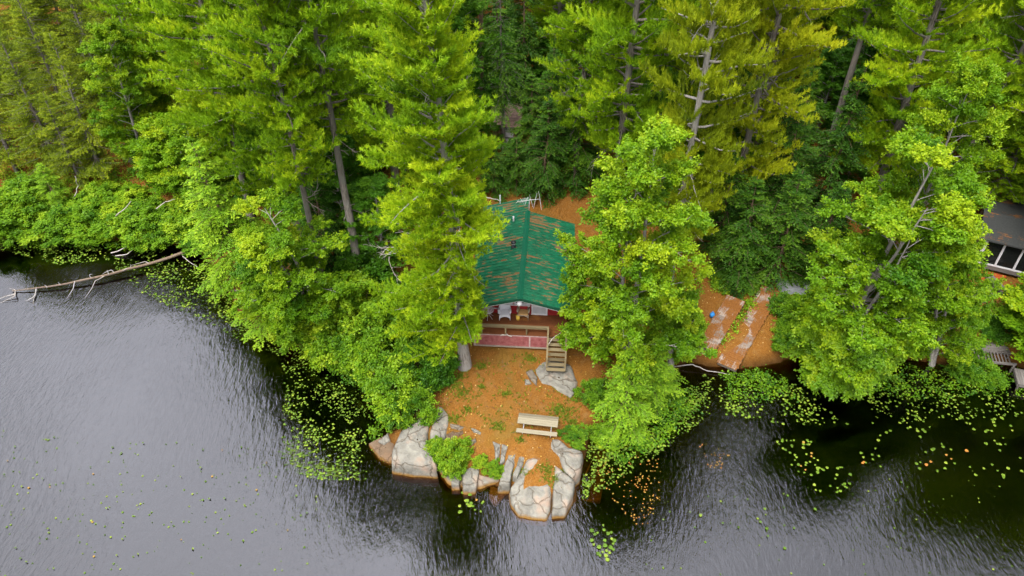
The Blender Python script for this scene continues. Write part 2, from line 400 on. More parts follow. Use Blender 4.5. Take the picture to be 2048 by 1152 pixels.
cr = nt.nodes.new('ShaderNodeMapRange'); cr.inputs['From Min'].default_value = 0.3; cr.inputs['From Max'].default_value = 0.7; cr.inputs['To Min'].default_value = 0.62; cr.inputs['To Max'].default_value = 1.38
nt.links.new(cn.outputs[0], cr.inputs['Value']); mul3 = nt.nodes.new('ShaderNodeMath'); mul3.operation = 'MULTIPLY'; nt.links.new(cb.outputs[0], mul3.inputs[0]); nt.links.new(cr.outputs[0], mul3.inputs[1])
mul2 = nt.nodes.new('ShaderNodeVectorMath'); mul2.operation = 'SCALE'; nt.links.new(mulw.outputs[0], mul2.inputs[0]); nt.links.new(mul3.outputs[0], mul2.inputs['Scale'])
nt.links.new(sky.outputs[0], hs.inputs['Color']); nt.links.new(mul2.outputs[0], bg.inputs[0]); nt.links.new(bg.outputs[0], wo.inputs[0])
sl = bpy.data.lights.new('sun', 'SUN'); sl.energy = 1.2; sl.angle = R(14); sl.color = (1.0, 0.96, 0.88)
so = bpy.data.objects.new('sun', sl); col.objects.link(so)
sdir = Vector((math.sin(SUN_AZ) * math.cos(SUN_EL), math.cos(SUN_AZ) * math.cos(SUN_EL), math.sin(SUN_EL)))
so.rotation_euler = (-sdir).to_track_quat('-Z', 'Y').to_euler(); so.location = sdir * 60
scene.view_settings.view_transform = 'Standard'; scene.view_settings.look = 'None'
scene.view_settings.exposure = 0.5; scene.view_settings.gamma = 1.0
c_ = scene.cycles if hasattr(scene, 'cycles') else None
scene.render.engine = 'CYCLES'
scene.cycles.max_bounces = 6; scene.cycles.diffuse_bounces = 4; scene.cycles.glossy_bounces = 3
scene.cycles.transmission_bounces = 4; scene.cycles.transparent_max_bounces = 6; scene.cycles.volume_bounces = 0
scene.cycles.caustics_reflective = False; scene.cycles.caustics_refractive = False

# ------------------------------------------------------------------ setting: ground and water
def spaced(edges):
    out = []
    for a, b, st in edges: out += list(np.arange(a, b, st))
    out.append(edges[-1][1]); return np.array(out)
gx = spaced([(-400, -90, 15), (-90, -40, 1.2), (-40, -13, 0.5), (-13, 15, 0.22), (15, 42, 0.5), (42, 90, 1.2), (90, 400, 15)])
gy = spaced([(-60, 12, 6), (12, 22, 0.8), (22, 40, 0.22), (40, 64, 0.6), (64, 110, 1.5), (110, 500, 15)])
XX, YY = np.meshgrid(gx, gy, indexing='ij'); ZZ = ground_h(XX, YY)
DD = sdf(XX, YY)
V = np.stack([XX, YY, ZZ], -1).reshape(-1, 3); nx, ny = len(gx), len(gy)
ii, jj = np.meshgrid(np.arange(nx - 1), np.arange(ny - 1), indexing='ij')
a_ = (ii * ny + jj).ravel(); Fq = np.stack([a_, a_ + ny, a_ + ny + 1, a_ + 1], -1)
me = bpy.data.meshes.new('ground'); me.vertices.add(len(V)); me.vertices.foreach_set('co', V.astype(np.float32).ravel())
me.loops.add(Fq.size); me.loops.foreach_set('vertex_index', Fq.astype(np.int32).ravel())
me.polygons.add(len(Fq)); me.polygons.foreach_set('loop_start', np.arange(0, Fq.size, 4, dtype=np.int32))
me.polygons.foreach_set('use_smooth', np.ones(len(Fq), bool))
at_ = me.attributes.new('mud', 'FLOAT', 'POINT'); at_.data.foreach_set('value', np.clip(0.75 - DD.ravel() * 1.2, 0, 1).astype(np.float32))
me.update(calc_edges=True); me.materials.append(M_GROUND)
tag(link('ground', me), 'orange brown ground of fallen pine needles around the cabin', 'ground', kind='structure')
mb = MB(); mb.box((0, 100, -1.75), (796, 316, 3.5)); tag(mb.build('water', M_WATER), 'dark rippled lake water around the rocky point', 'water', kind='structure')

# ------------------------------------------------------------------ trees
def norm(a): return a / (np.linalg.norm(a, axis=-1, keepdims=True) + 1e-9)

def blades(C, D, T, n, ln, wd, spread, up=0.0, r=None):
    r = r or rng; N = len(C)
    d = norm(norm(D)[:, None, :] + r.normal(0, spread, (N, n, 3)) + np.array((0, 0, up)))
    s = norm(np.cross(d, r.normal(0, 1, (N, n, 3))))
    L = ln * r.uniform(0.65, 1.25, (N, n, 1)); c = C[:, None, :] + r.normal(0, 0.02, (N, n, 3))
    V = np.stack([c - s * wd / 2, c + s * wd / 2, c + d * L], 2)
    T = np.repeat(T[:, None], n, 1)[..., None] * np.ones(3)
    return V.reshape(-1, 3), T.reshape(-1)

def leaves(C, D, T, n, ln, wd, spread, pos, flat=0.6, r=None):
    """n folded leaf faces round every point; flat presses leaf planes toward the horizontal"""
    r = r or rng; N = len(C)
    c = C[:, None, :] + r.normal(0, 1, (N, n, 3)) * np.array(pos)
    d = r.normal(0, 1, (N, n, 3)) + norm(D)[:, None, :] * spread; d[..., 2] *= (1 - flat); d[..., 2] -= 0.12; d = norm(d)
    upv = r.normal(0, 1, (N, n, 3)) * (1 - flat * 0.75) + np.array((0, 0, 1.0)); s = norm(np.cross(d, upv)); nn = np.cross(s, d)
    L = ln * r.uniform(0.5, 1.5, (N, n, 1)); W = wd * r.uniform(0.8, 1.2, (N, n, 1))
    V = np.stack([c, c + d * L * 0.45 + s * W - nn * L * 0.10, c + d * L - nn * L * 0.12, c + d * L * 0.45 - s * W - nn * L * 0.10], 2)
    T = np.repeat(T[:, None], n, 1)[..., None] * np.ones(4)
    return V.reshape(-1, 3), T.reshape(-1)

def curve(p0, d0, L, bend, n, r, wander=0.06):
    """points of a limb: start, direction, length, bend added to the direction along the way"""
    pts = [np.array(p0, float)]; d = norm(np.array(d0, float)); b = np.array(bend, float)
    for i in range(n):
        d = norm(d + b / n + r.normal(0, wander, 3)); pts.append(pts[-1] + d * L / n)
    return np.array(pts)

def trunk_pts(h, r, sway=0.02, n=14):
    z = np.linspace(0, h, n); a, b = r.uniform(0, 6.3, 2)
    x = sway * h * (np.sin(z / h * 3.5 + a) - np.sin(a)) * 0.6; y = sway * h * (np.sin(z / h * 3.1 + b) - np.sin(b)) * 0.6
    x += np.cumsum(r.normal(0, 0.03, n)); y += np.cumsum(r.normal(0, 0.03, n))
    x -= x[0]; y -= y[0]
    return np.stack([x, y, z], -1)

def lerp_pts(pts, z):
    return np.array([np.interp(z, pts[:, 2], pts[:, k]) for k in range(2)] + [z])

def dead_limb(mb, p, d, L, r, rad=0.035):
    pts = curve(p, d, L, r.normal(0, 0.35, 3) + np.array((0, 0, -0.1)), 6, r, 0.14)
    mb.tube(pts, list(np.linspace(rad, rad * 0.3, 7)), 4, False)
    for k in range(int(3 + L * 2.5)):
        i = r.integers(2, 6); q = pts[i] + (pts[min(i + 1, 6)] - pts[i]) * r.random()
        dd = norm(pts[min(i + 1, 6)] - pts[i - 1]) + r.normal(0, 0.6, 3)
        t2 = curve(q, dd, L * r.uniform(0.15, 0.42), r.normal(0, 0.4, 3), 4, r, 0.15)
        mb.tube(t2, list(np.linspace(rad * 0.5, rad * 0.15, 5)), 3, False)

def pine(seed, h=20, Rc=3.8, start=0.25, mat=None, bark=None, dens=1.0, dead=10, bias=None, r0=None, top_round=0.5):
    r = np.random.default_rng(seed); tp = trunk_pts(h, r, 0.015)
    mb = MB(); r0 = r0 or 0.0145 * h + 0.02
    rad = [r0 * (1 - 0.86 * (z / h) ** 0.85) * (1.35 if i == 0 else 1) for i, z in enumerate(tp[:, 2])]
    tp2 = tp.copy(); tp2[0, 2] = -0.5; mb.tube(tp2, rad, 9, False)
    C, D, T = [], [], []
    zs = start * h; z = zs; lump = r.uniform(0, 6.3, 6)
    while z < h * 0.985:
        t = (z - zs) / (h - zs)
        k = r.integers(4, 7); a0 = r.uniform(0, 6.3)
        whorl = r.uniform(0.62, 1.18)
        for j in range(k):
            if r.random() < 0.10: continue
            az = a0 + j * 6.283 / k + r.normal(0, 0.25)
            prof = (0.62 + 0.38 * min(1, t / 0.22)) * (1 - t) ** top_round + 0.10
            L = Rc * prof * whorl * r.uniform(0.72, 1.15)
            L *= 1 + 0.25 * math.sin(az * 2 + lump[0] + z * 0.5) * math.cos(z * 0.8 + lump[1])
            if bias: L *= bias(az, t)
            if L < 0.35: continue
            el = -0.12 + 0.95 * t ** 1.4 + r.normal(0, 0.09)
            p0 = lerp_pts(tp, z + r.normal(0, 0.1)); d0 = np.array((math.cos(az) * math.cos(el), math.sin(az) * math.cos(el), math.sin(el)))
            pts = curve(p0, d0, L, (0, 0, 0.30 - 0.25 * t), 6, r, 0.06)
            rb = 0.012 + 0.012 * L
            mb.tube(pts, list(np.linspace(rb, 0.008, 7)), 4, False)
            btint = 0.42 + r.normal(0, 0.12) + 0.06 * t
            nt_ = max(4, int((6 + L * 4.2) * dens))
            for q in range(nt_):
                s_ = 0.15 + 0.87 * (q + r.random()) / nt_; s_ = min(s_, 1.0)
                f = s_ * 6; i = min(5, int(f)); p = pts[i] + (pts[i + 1] - pts[i]) * (f - i)
                bd = norm(pts[i + 1] - pts[i]); sd = norm(np.cross(bd, (0, 0, 1))) * (1 if q % 2 else -1)
                td = norm(bd * r.uniform(0.35, 1.0) + sd * r.uniform(0.5, 1.0) + np.array((0, 0, r.uniform(-0.05, 0.42))))
                tl = (0.30 * L * (1.12 - s_) + 0.22) * r.uniform(0.7, 1.25)
                m = max(2, int(tl / 0.15))
                ss = np.linspace(0.25, 1.0, m)[:, None]
                cc = p + td * tl * ss + np.array((0, 0, 0.12)) * ss ** 2 * tl
                C.append(cc); D.append(np.repeat((td + np.array((0, 0, 0.25)))[None], m, 0))
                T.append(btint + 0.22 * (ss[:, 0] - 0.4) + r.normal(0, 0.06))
        z += r.uniform(0.34, 0.52) * (h / 20) / dens ** 0.5
    for q in range(dead):
        zz = r.uniform(max(0.18, start - 0.3), 0.9) * h; az = r.uniform(0, 6.3)
        dead_limb(mb, lerp_pts(tp, zz), (math.cos(az), math.sin(az), r.uniform(-0.2, 0.35)), r.uniform(0.9, 2.8) * Rc / 3.8 * (1.1 - zz / h * 0.5), r)
    C = np.vstack(C); D = np.vstack(D); T = np.concatenate(T)
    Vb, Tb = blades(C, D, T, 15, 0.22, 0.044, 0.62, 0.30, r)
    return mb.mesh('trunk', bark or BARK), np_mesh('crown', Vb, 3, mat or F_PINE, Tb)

def maple(seed, h=14, Rc=4.2, start=0.16, mat=None, bark=None, nc=300, leaf=0.135, per=16, flat=0.62, tw=6, stems=1, asp=1.0):
    nc = int(nc * 1.7)
    r = np.random.default_rng(seed); mb = MB()
    C, D, T = [], [], []
    tps = []
    for s_ in range(stems):
        hh = h * (1 if s_ == 0 else r.uniform(0.72, 0.92)); tp = trunk_pts(hh * 0.93, r, 0.03 if s_ == 0 else 0.06)
        if s_ > 0:
            a = r.uniform(0, 6.3); tp[:, 0] += np.cos(a) * (0.15 + tp[:, 2] * 0.14); tp[:, 1] += np.sin(a) * (0.15 + tp[:, 2] * 0.14)
        r0 = 0.016 * hh + 0.01; tp2 = tp.copy(); tp2[0, 2] = -0.5
        mb.tube(tp2, [r0 * (1 - 0.88 * z / (hh * 0.93)) * (1.3 if i == 0 else 1) for i, z in enumerate(tp[:, 2])], 8, False); tps.append(tp)
    nl = int(nc / 7)
    lobes = r.uniform(0, 6.3, 4)
    for q in range(nl):
        t = ((q + r.random()) / nl); tp = tps[q % stems]; hh = tp[-1, 2] / 0.93
        zc = hh * (start + (0.97 - start) * t)
        prof = (math.sin(math.pi * min(1, max(0, 0.14 + 0.80 * t) ** 0.85)) ** 0.75) if t < 0.97 else 0.25
        az = q * 2.39996 + r.normal(0, 0.3)
        L = Rc * max(0.16, prof) * r.uniform(0.70, 1.12) * (1 + 0.20 * math.sin(2 * az + lobes[0] + 3 * t))
        zo = max(0.15 * hh * start / 0.16 * 0.6, zc - L * r.uniform(0.25, 0.55)); zo = min(zo, tp[-1, 2] * 0.97)
        p0 = lerp_pts(tp, zo); tgt = lerp_pts(tp, min(zc, tp[-1, 2])) ; tgt[2] = zc
        tgt = tgt + np.array((math.cos(az), math.sin(az) * asp, 0)) * L + np.array((0, 0, -0.10 * L * (1 - t)))
        mid = (p0 + tgt) / 2 + np.array((0, 0, 0.10 * L)) + r.normal(0, 0.12, 3)
        ts = np.linspace(0, 1, 8)[:, None]; pts = p0 * (1 - ts) ** 2 + 2 * mid * ts * (1 - ts) + tgt * ts ** 2
        mb.tube(pts, list(np.linspace(0.014 + 0.007 * L, 0.006, 8)), 4, False)
        lt = 0.42 + r.normal(0, 0.13)
        for k in range(7):
            f = 7 * (0.26 + 0.76 * (k + r.random() * 0.6) / 7); f = min(f, 6.99); i = int(f)
            p = pts[i] + (pts[i + 1] - pts[i]) * (f - i); bd = norm(pts[i + 1] - pts[i])
            sd = norm(np.cross(bd, (0, 0, 1))) * (1 if k % 2 else -1)
            d = norm(bd * r.uniform(0.5, 1) + sd * r.uniform(0.3, 1.0) + np.array((0, 0, r.uniform(-0.1, 0.5))))
            ln = (0.35 + 0.22 * L * (1.1 - f / 7)) * r.uniform(0.8, 1.25)
            cp_ = curve(p, d, ln, (0, 0, 0.1), 3, r, 0.1)
            mb.tube(cp_, [0.012, 0.009, 0.006, 0.004], 3, False)
            for m in range(tw):
                ss = 0.35 + 0.65 * (m + 1) / tw; ff = ss * 3; ii_ = min(2, int(ff)); c = cp_[ii_] + (cp_[ii_ + 1] - cp_[ii_]) * (ff - ii_)
                td = norm(d * 0.6 + r.normal(0, 0.55, 3) * np.array((1, 1, 0.5)) + np.array((0, 0, 0.12)))
                tl = 0.52 * r.uniform(0.5, 1.3)
                sub = np.linspace(0.2, 1, 3)[:, None]
                C.append(c + td * tl * sub); D.append(np.repeat(td[None], 3, 0))
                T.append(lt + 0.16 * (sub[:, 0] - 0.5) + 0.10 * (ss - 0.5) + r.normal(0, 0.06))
    C = np.vstack(C); D = np.vstack(D); T = np.concatenate(T)
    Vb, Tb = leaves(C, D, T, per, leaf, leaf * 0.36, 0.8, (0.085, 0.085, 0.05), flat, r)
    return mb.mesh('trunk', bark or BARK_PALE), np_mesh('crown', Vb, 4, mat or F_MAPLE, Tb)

def hemlock(seed, h=10, Rc=2.8, start=0.08, mat=None, bark=None, dens=1.0, droop=0.5, dead=0, power=0.85, tuft=False):
    r = np.random.default_rng(seed); tp = trunk_pts(h, r, 0.01); mb = MB(); r0 = 0.013 * h + 0.02
    tp2 = tp.copy(); tp2[0, 2] = -0.5
    mb.tube(tp2, [r0 * (1 - 0.93 * z / h) for z in tp[:, 2]], 7, False)
    C, D, T = [], [], []; zs = start * h; z = zs
    while z < h * 0.99:
        t = (z - zs) / (h - zs)
        for j in range(r.integers(3, 6)):
            az = r.uniform(0, 6.3); L = Rc * ((1 - t) ** power + 0.05) * r.uniform(0.6, 1.15)
            if L < 0.2: continue
            el = -0.05 + 0.7 * t ** 2 + r.normal(0, 0.1)
            d0 = (math.cos(az) * math.cos(el), math.sin(az) * math.cos(el), math.sin(el))
            pts = curve(lerp_pts(tp, z), d0, L, (0, 0, -droop), 6, r, 0.05)
            mb.tube(pts, list(np.linspace(0.010 + 0.009 * L, 0.005, 7)), 3, False)
            bt = 0.45 + r.normal(0, 0.13)
            n = max(3, int((4 + 5.5 * L) * dens))
            for q in range(n):
                s_ = 0.18 + 0.84 * (q + r.random()) / n; s_ = min(1, s_); f = s_ * 6; i = min(5, int(f)); p = pts[i] + (pts[i + 1] - pts[i]) * (f - i)
                bd = norm(pts[i + 1] - pts[i]); sd = norm(np.cross(bd, (0, 0, 1))) * (1 if q % 2 else -1)
                td = norm(bd * r.uniform(0.6, 1.1) + sd * r.uniform(0.4, 1.0) + np.array((0, 0, r.uniform(-0.25, 0.1))))
                tl = (0.32 * L * (1.15 - s_) + 0.16) * r.uniform(0.7, 1.2); m = max(2, int(tl / 0.10))
                ss = np.linspace(0.12, 1, m)[:, None]
                C.append(p + td * tl * ss - np.array((0, 0, 0.18)) * ss ** 2 * tl); D.append(np.repeat(td[None], m, 0))
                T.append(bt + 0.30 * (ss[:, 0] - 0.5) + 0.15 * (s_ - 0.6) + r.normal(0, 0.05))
        z += r.uniform(0.20, 0.36) / dens ** 0.5
    for q in range(dead):
        zz = r.uniform(0.08, 0.6) * h; az = r.uniform(0, 6.3)
        dead_limb(mb, lerp_pts(tp, zz), (math.cos(az), math.sin(az), r.uniform(-0.3, 0.2)), r.uniform(0.8, 2.2), r, 0.028)
    C = np.vstack(C); D = np.vstack(D); T = np.concatenate(T)
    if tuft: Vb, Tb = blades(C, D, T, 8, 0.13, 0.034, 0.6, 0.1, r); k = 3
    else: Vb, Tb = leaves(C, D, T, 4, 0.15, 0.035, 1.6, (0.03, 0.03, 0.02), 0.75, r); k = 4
    return mb.mesh('trunk', bark or BARK_BROWN), np_mesh('crown', Vb, k, mat or F_HEM, Tb)

def bush(seed, h=2.0, Rc=1.5, mat=None, n=110, leaf=0.12, per=10):
    r = np.random.default_rng(seed); mb = MB(); C, D, T = [], [], []
    lob = r.uniform(0, 6.3, 3)
    for q in range(n):
        az = r.uniform(0, 6.3); rr = math.sqrt(r.random()); t = r.uniform(0.1, 1) ** 0.7
        rad = Rc * rr * (1 + 0.25 * math.sin(3 * az + lob[0])); z = h * t * math.sqrt(max(0.05, 1 - 0.75 * rr ** 2)) * (1 + 0.12 * math.sin(2 * az + lob[1]))
        tip = np.array((math.cos(az) * rad, math.sin(az) * rad, z))
        base = tip * np.array((0.25, 0.25, 0)); mid = (base + tip) / 2 + np.array((0, 0, 0.2 * h))
        if q < n * 0.5:
            ts = np.linspace(0, 1, 5)[:, None]; pts = base * (1 - ts) ** 2 + 2 * mid * ts * (1 - ts) + tip * ts ** 2
            pts[0, 2] = -0.25; mb.tube(pts, [0.022, 0.017, 0.013, 0.009, 0.006], 4, False)
        d0 = norm(tip - np.array((0, 0, h * 0.25)))
        bt = 0.45 + r.normal(0, 0.14)
        for m in range(6):
            td = norm(d0 * 0.7 + r.normal(0, 0.6, 3) + np.array((0, 0, 0.2))); tl = 0.36 * r.uniform(0.5, 1.2) * (h / 2) ** 0.3
            sub = np.linspace(0.2, 1, 3)[:, None]
            C.append(tip + td * tl * sub); D.append(np.repeat(td[None], 3, 0)); T.append(bt + 0.14 * (sub[:, 0] - 0.5) + r.normal(0, 0.06))
    C = np.vstack(C); D = np.vstack(D); T = np.concatenate(T)
    C[:, 2] = np.maximum(C[:, 2], 0.05)
    Vb, Tb = leaves(C, D, T, per, leaf, leaf * 0.36, 0.8, (0.07, 0.07, 0.05), 0.5, r)
    return mb.mesh('stem', BARK_BROWN), np_mesh('foliage', Vb, 4, mat or F_BUSH, Tb)

PROTO = {}
for i, kw in enumerate((dict(start=0.15), dict(start=0.22, Rc=4.1, dead=14), dict(start=0.38, top_round=0.42), dict(start=0.2, Rc=3.5, dead=16), dict(start=0.45, Rc=3.6, dead=12))):
    PROTO['pine%d' % i] = (pine(100 + i, **kw), 20.0, kw.get('Rc', 3.8))
PROTO['oldpine0'] = (pine(120, start=0.09, mat=F_PINE_OLD, bark=BARK_PALE, dead=18, dens=1.0, Rc=4.0), 20.0, 4.0)
PROTO['oldpine1'] = (pine(121, start=0.16, mat=F_PINE_OLD, dead=16, dens=1.0, Rc=4.0), 20.0, 4.0)
PROTO['barepine'] = (pine(122, start=0.66, bark=BARK_BROWN, dead=12, Rc=3.2), 20.0, 3.2)
PROTO['maple0'] = (maple(200, stems=2), 14.0, 4.2)
PROTO['maple1'] = (maple(201, stems=3), 14.0, 4.2)
PROTO['maple2'] = (maple(202, nc=240), 14.0, 4.2)
PROTO['deep0'] = (maple(210, mat=F_DEEP, nc=240), 14.0, 4.2)
PROTO['deep1'] = (maple(211, mat=F_DEEP, nc=240), 14.0, 4.2)
PROTO['sapling0'] = (maple(220, h=7, Rc=2.1, nc=120, leaf=0.13), 7.0, 2.1)
PROTO['sapling1'] = (maple(221, h=7, Rc=2.1, nc=120, leaf=0.13, stems=2), 7.0, 2.1)
for i in range(3): PROTO['hemlock%d' % i] = (hemlock(300 + i), 10.0, 2.8)
PROTO['hemsparse'] = (hemlock(305, h=15, start=0.30, dens=0.6, Rc=2.6, bark=BARK, dead=8), 15.0, 2.6)
PROTO['lighthem0'] = (hemlock(310, mat=F_HEM_L, droop=0.35), 10.0, 2.8)
PROTO['lighthem1'] = (hemlock(311, mat=F_HEM_L, droop=0.5), 10.0, 2.8)
for i in range(3): PROTO['spruce%d' % i] = (hemlock(320 + i, h=13, Rc=2.6, mat=F_SPRUCE, bark=BARK, dens=1.05, droop=-0.1, dead=18, power=0.7, tuft=True, start=0.12), 13.0, 2.6)
for i in range(4): PROTO['bush%d' % i] = (bush(400 + i), 2.0, 1.5)
PROTO['deepbush0'] = (bush(410, mat=F_DEEP), 2.0, 1.5)
PROTO['deepbush1'] = (bush(411, mat=F_DEEP), 2.0, 1.5)

def plant(kind, name, xy, h, Rc, label, cat='tree', lean=(0, 0), rot=None, group=None, parts=('trunk', 'crown')):
    (mt, mc), h0, R0 = PROTO[kind]
    x, y = xy; z = g(x, y)
    e = empty(name, (x, y, max(z, -0.3)))
    e.rotation_euler = (-math.atan(lean[1] / h), math.atan(lean[0] / h), 0)
    rz = random.uniform(0, 6.28) if rot is None else R(rot)
    for nm, m_ in zip(parts, (mt, mc)):
        o = link(nm, m_, e); o.rotation_euler = (0, 0, rz); o.scale = (Rc / R0, Rc / R0, h / h0)
    return tag(e, label, cat, group)

def T_(kind, name, px, py, h, Rc, label, **kw):
    p = G(px, py); return plant(kind, name, p[:2], h, Rc, label, **kw)

# ------------------------------------------------------------------ the trees one by one
def heavy_left(az, t):
    c = math.cos(az - math.pi)          # +1 toward -x
    if t < 0.27: return 1.0 + (0.22 if c > 0 else 0.70) * c
    if t < 0.5: return 1.0 + (0.05 if c > 0 else 0.20) * c
    return 1.0 + 0.24 * c
PROTO['heropine'] = (pine(31, h=23, Rc=4.1, start=0.10, bark=BARK_PALE, dens=1.45, dead=9, bias=heavy_left, r0=0.36, top_round=0.42), 23.0, 4.1)
T_('heropine', 'pine_tree', 930, 733, 26, 4.0, 'tall leaning white pine standing at the left front corner of the green roofed cabin', lean=(-1.4, 0.2), rot=0)
# pines behind and left of the cabin
T_('pine4', 'pine_tree', 724, 582, 27.1, 3.7, 'white pine with a thick bare grey lower trunk rising above the left shore shrubs', lean=(0.3, 0))
T_('pine2', 'pine_tree', 652, 602, 25.1, 3.2, 'slimmer white pine with a dark thin trunk behind the left shore maple')
T_('pine0', 'pine_tree', 600, 470, 28.5, 4.2, 'broad white pine left of the bare trunked pine, behind the left shore maple')
T_('pine1', 'pine_tree', 505, 445, 27.8, 4.2, 'wide white pine standing above the drooping light hemlock on the left shore')
T_('pine3', 'pine_tree', 800, 452, 28.5, 3.9, 'white pine close behind the leaning front pine, left of the cabin roof')
T_('pine0', 'pine_tree', 700, 400, 28.5, 4.0, 'white pine filling the canopy behind the bare trunked pine')
T_('pine2', 'pine_tree', 610, 330, 27.1, 4.0, 'white pine in the second row behind the broad left pine')
T_('pine3', 'pine_tree', 480, 335, 25.8, 3.9, 'white pine in the second row behind the wide pine and left of the broad one')
T_('pine1', 'pine_tree', 390, 300, 25.8, 3.8, 'white pine just right of the pale pointed maple on the left bank')
T_('pine0', 'pine_tree', 860, 330, 27.1, 3.6, 'white pine left of the dark gap behind the cabin')
T_('deep0', 'broadleaf_tree', 905, 300, 17, 3.4, 'deep green broadleaf tree left of the tall bare trunk in the dark gap')
T_('barepine', 'pine_tree', 963, 258, 23, 3.0, 'tall pine with a long bare brown trunk in the dark gap left of the shed')
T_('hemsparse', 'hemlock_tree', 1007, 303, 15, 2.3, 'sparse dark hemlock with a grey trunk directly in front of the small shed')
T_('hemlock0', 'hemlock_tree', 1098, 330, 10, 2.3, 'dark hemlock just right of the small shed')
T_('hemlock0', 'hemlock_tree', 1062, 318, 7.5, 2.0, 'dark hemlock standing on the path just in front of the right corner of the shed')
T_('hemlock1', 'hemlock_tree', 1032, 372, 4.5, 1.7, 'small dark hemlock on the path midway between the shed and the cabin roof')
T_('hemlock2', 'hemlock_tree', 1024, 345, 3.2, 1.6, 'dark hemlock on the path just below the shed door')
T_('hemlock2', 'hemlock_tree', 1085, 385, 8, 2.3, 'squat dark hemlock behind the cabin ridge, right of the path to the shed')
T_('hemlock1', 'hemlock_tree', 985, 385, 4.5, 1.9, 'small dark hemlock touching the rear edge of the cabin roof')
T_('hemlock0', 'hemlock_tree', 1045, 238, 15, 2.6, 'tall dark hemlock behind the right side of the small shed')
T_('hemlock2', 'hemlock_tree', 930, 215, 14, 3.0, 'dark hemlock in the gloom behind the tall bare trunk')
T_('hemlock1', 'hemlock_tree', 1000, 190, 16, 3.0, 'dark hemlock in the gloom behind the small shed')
# pines right of the cabin
T_('pine0', 'pine_tree', 1225, 440, 35.3, 4.2, 'big white pine behind the cabin, right of the dark gap')
T_('pine3', 'pine_tree', 1150, 365, 25.8, 3.2, 'white pine edging the right side of the dark gap behind the cabin')
T_('oldpine0', 'pine_tree', 1338, 562, 38.4, 3.5, 'tall old pine with a long pale trunk and bare limbs behind the cabin maple')
T_('oldpine1', 'pine_tree', 1452, 470, 35.3, 3.9, 'olive old pine with flat layered boughs over the dark hemlocks')
T_('pine1', 'pine_tree', 1345, 350, 33.6, 4.0, 'white pine behind the tall pale trunked old pine')
T_('pine2', 'pine_tree', 1500, 335, 32.0, 3.8, 'white pine behind the olive old pine with flat boughs')
T_('pine1', 'pine_tree', 1880, 420, 30.4, 4.3, 'white pine with a crooked grey trunk above the far right maple', lean=(1.8, 0))
T_('pine0', 'pine_tree', 1735, 440, 30.4, 4.2, 'broad white pine behind the big right maple, left of the crooked pine')
T_('pine3', 'pine_tree', 2020, 400, 24.4, 4.0, 'white pine beside the screened porch at the right edge')
T_('pine2', 'pine_tree', 1645, 330, 30.4, 3.8, 'white pine in the second row above the dark hemlock group')
T_('pine1', 'pine_tree', 1800, 310, 30.4, 4.0, 'white pine in the second row behind the broad right pine')
T_('pine0', 'pine_tree', 1960, 280, 30.4, 4.0, 'white pine in the second row behind the crooked trunked pine')
T_('oldpine1', 'pine_tree', 2130, 470, 25.8, 4.2, 'olive old pine cut by the right edge behind the screened porch')
# dark hemlocks over the docks
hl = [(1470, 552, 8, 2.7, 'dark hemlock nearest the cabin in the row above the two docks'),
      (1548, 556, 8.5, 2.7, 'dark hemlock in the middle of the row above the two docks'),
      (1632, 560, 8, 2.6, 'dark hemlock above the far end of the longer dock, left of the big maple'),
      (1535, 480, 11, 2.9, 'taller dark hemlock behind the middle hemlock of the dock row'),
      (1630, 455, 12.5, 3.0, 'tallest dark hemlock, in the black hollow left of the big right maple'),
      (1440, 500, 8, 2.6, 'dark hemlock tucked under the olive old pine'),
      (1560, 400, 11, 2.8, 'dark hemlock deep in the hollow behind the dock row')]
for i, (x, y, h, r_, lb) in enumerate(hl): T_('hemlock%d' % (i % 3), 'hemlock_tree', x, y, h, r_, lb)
# maples
T_('maple1', 'maple_tree', 640, 642, 10.5, 3.4, 'bright green maple leaning over the cove on the left shore', lean=(-1.6, -1.0), rot=40)
T_('lighthem0', 'hemlock_tree', 492, 548, 10.5, 3.3, 'light green hemlock drooping over the cove beside the fallen log', lean=(-1.0, 0))
T_('lighthem1', 'hemlock_tree', 558, 640, 7, 2.6, 'low light green hemlock between the left shore maple and the water')
T_('maple2', 'maple_tree', 292, 338, 12.5, 3.0, 'pale pointed maple standing alone among the spruces on the left bank', lean=(0.8, 0), rot=80)
T_('sapling0', 'maple_tree', 352, 392, 6.5, 2.3, 'young maple left of the wide pine, above the left bank shrubs')
T_('sapling1', 'maple_tree', 420, 415, 7.0, 2.2, 'young maple at the foot of the wide left pine')
T_('sapling0', 'maple_tree', 330, 300, 7.5, 2.2, 'young maple right behind the grey boulder on the left bank')
T_('maple0', 'maple_tree', 1256, 738, 17, 4.0, 'large bright maple overhanging the right side of the cabin roof', lean=(-0.4, -0.4), rot=15)
T_('maple1', 'maple_tree', 1672, 700, 16.5, 4.5, 'big bright maple spreading over the water right of the two docks', lean=(0.8, -1.2), rot=100)
T_('sapling1', 'maple_tree', 1640, 728, 6.5, 2.4, 'low maple leaning out over the black water in front of the big right maple', lean=(0.0, -4.2), rot=30)
T_('sapling0', 'maple_tree', 1352, 712, 4.2, 1.1, 'small maple at the water edge right of the large cabin maple, by the pale stump', lean=(0.2, -1.0), rot=70)
T_('maple0', 'maple_tree', 1862, 735, 12.5, 2.8, 'bright maple with its pale trunk in the water near the slatted walkway', lean=(-3.3, 0.8), rot=200)
T_('maple2', 'maple_tree', 1768, 600, 17, 3.2, 'bright maple in front of the crooked pine, behind the two waterside maples', rot=10)
T_('lighthem1', 'hemlock_tree', 1245, 846, 6.2, 2.3, 'light green hemlock on the point beside the picnic table')
T_('lighthem0', 'hemlock_tree', 1300, 788, 4.6, 2.0, 'low light hemlock leaning over the lily pads right of the point')
T_('sapling1', 'maple_tree', 2078, 700, 5.5, 2.8, 'low broad young maple cut by the right edge above the slatted walkway')
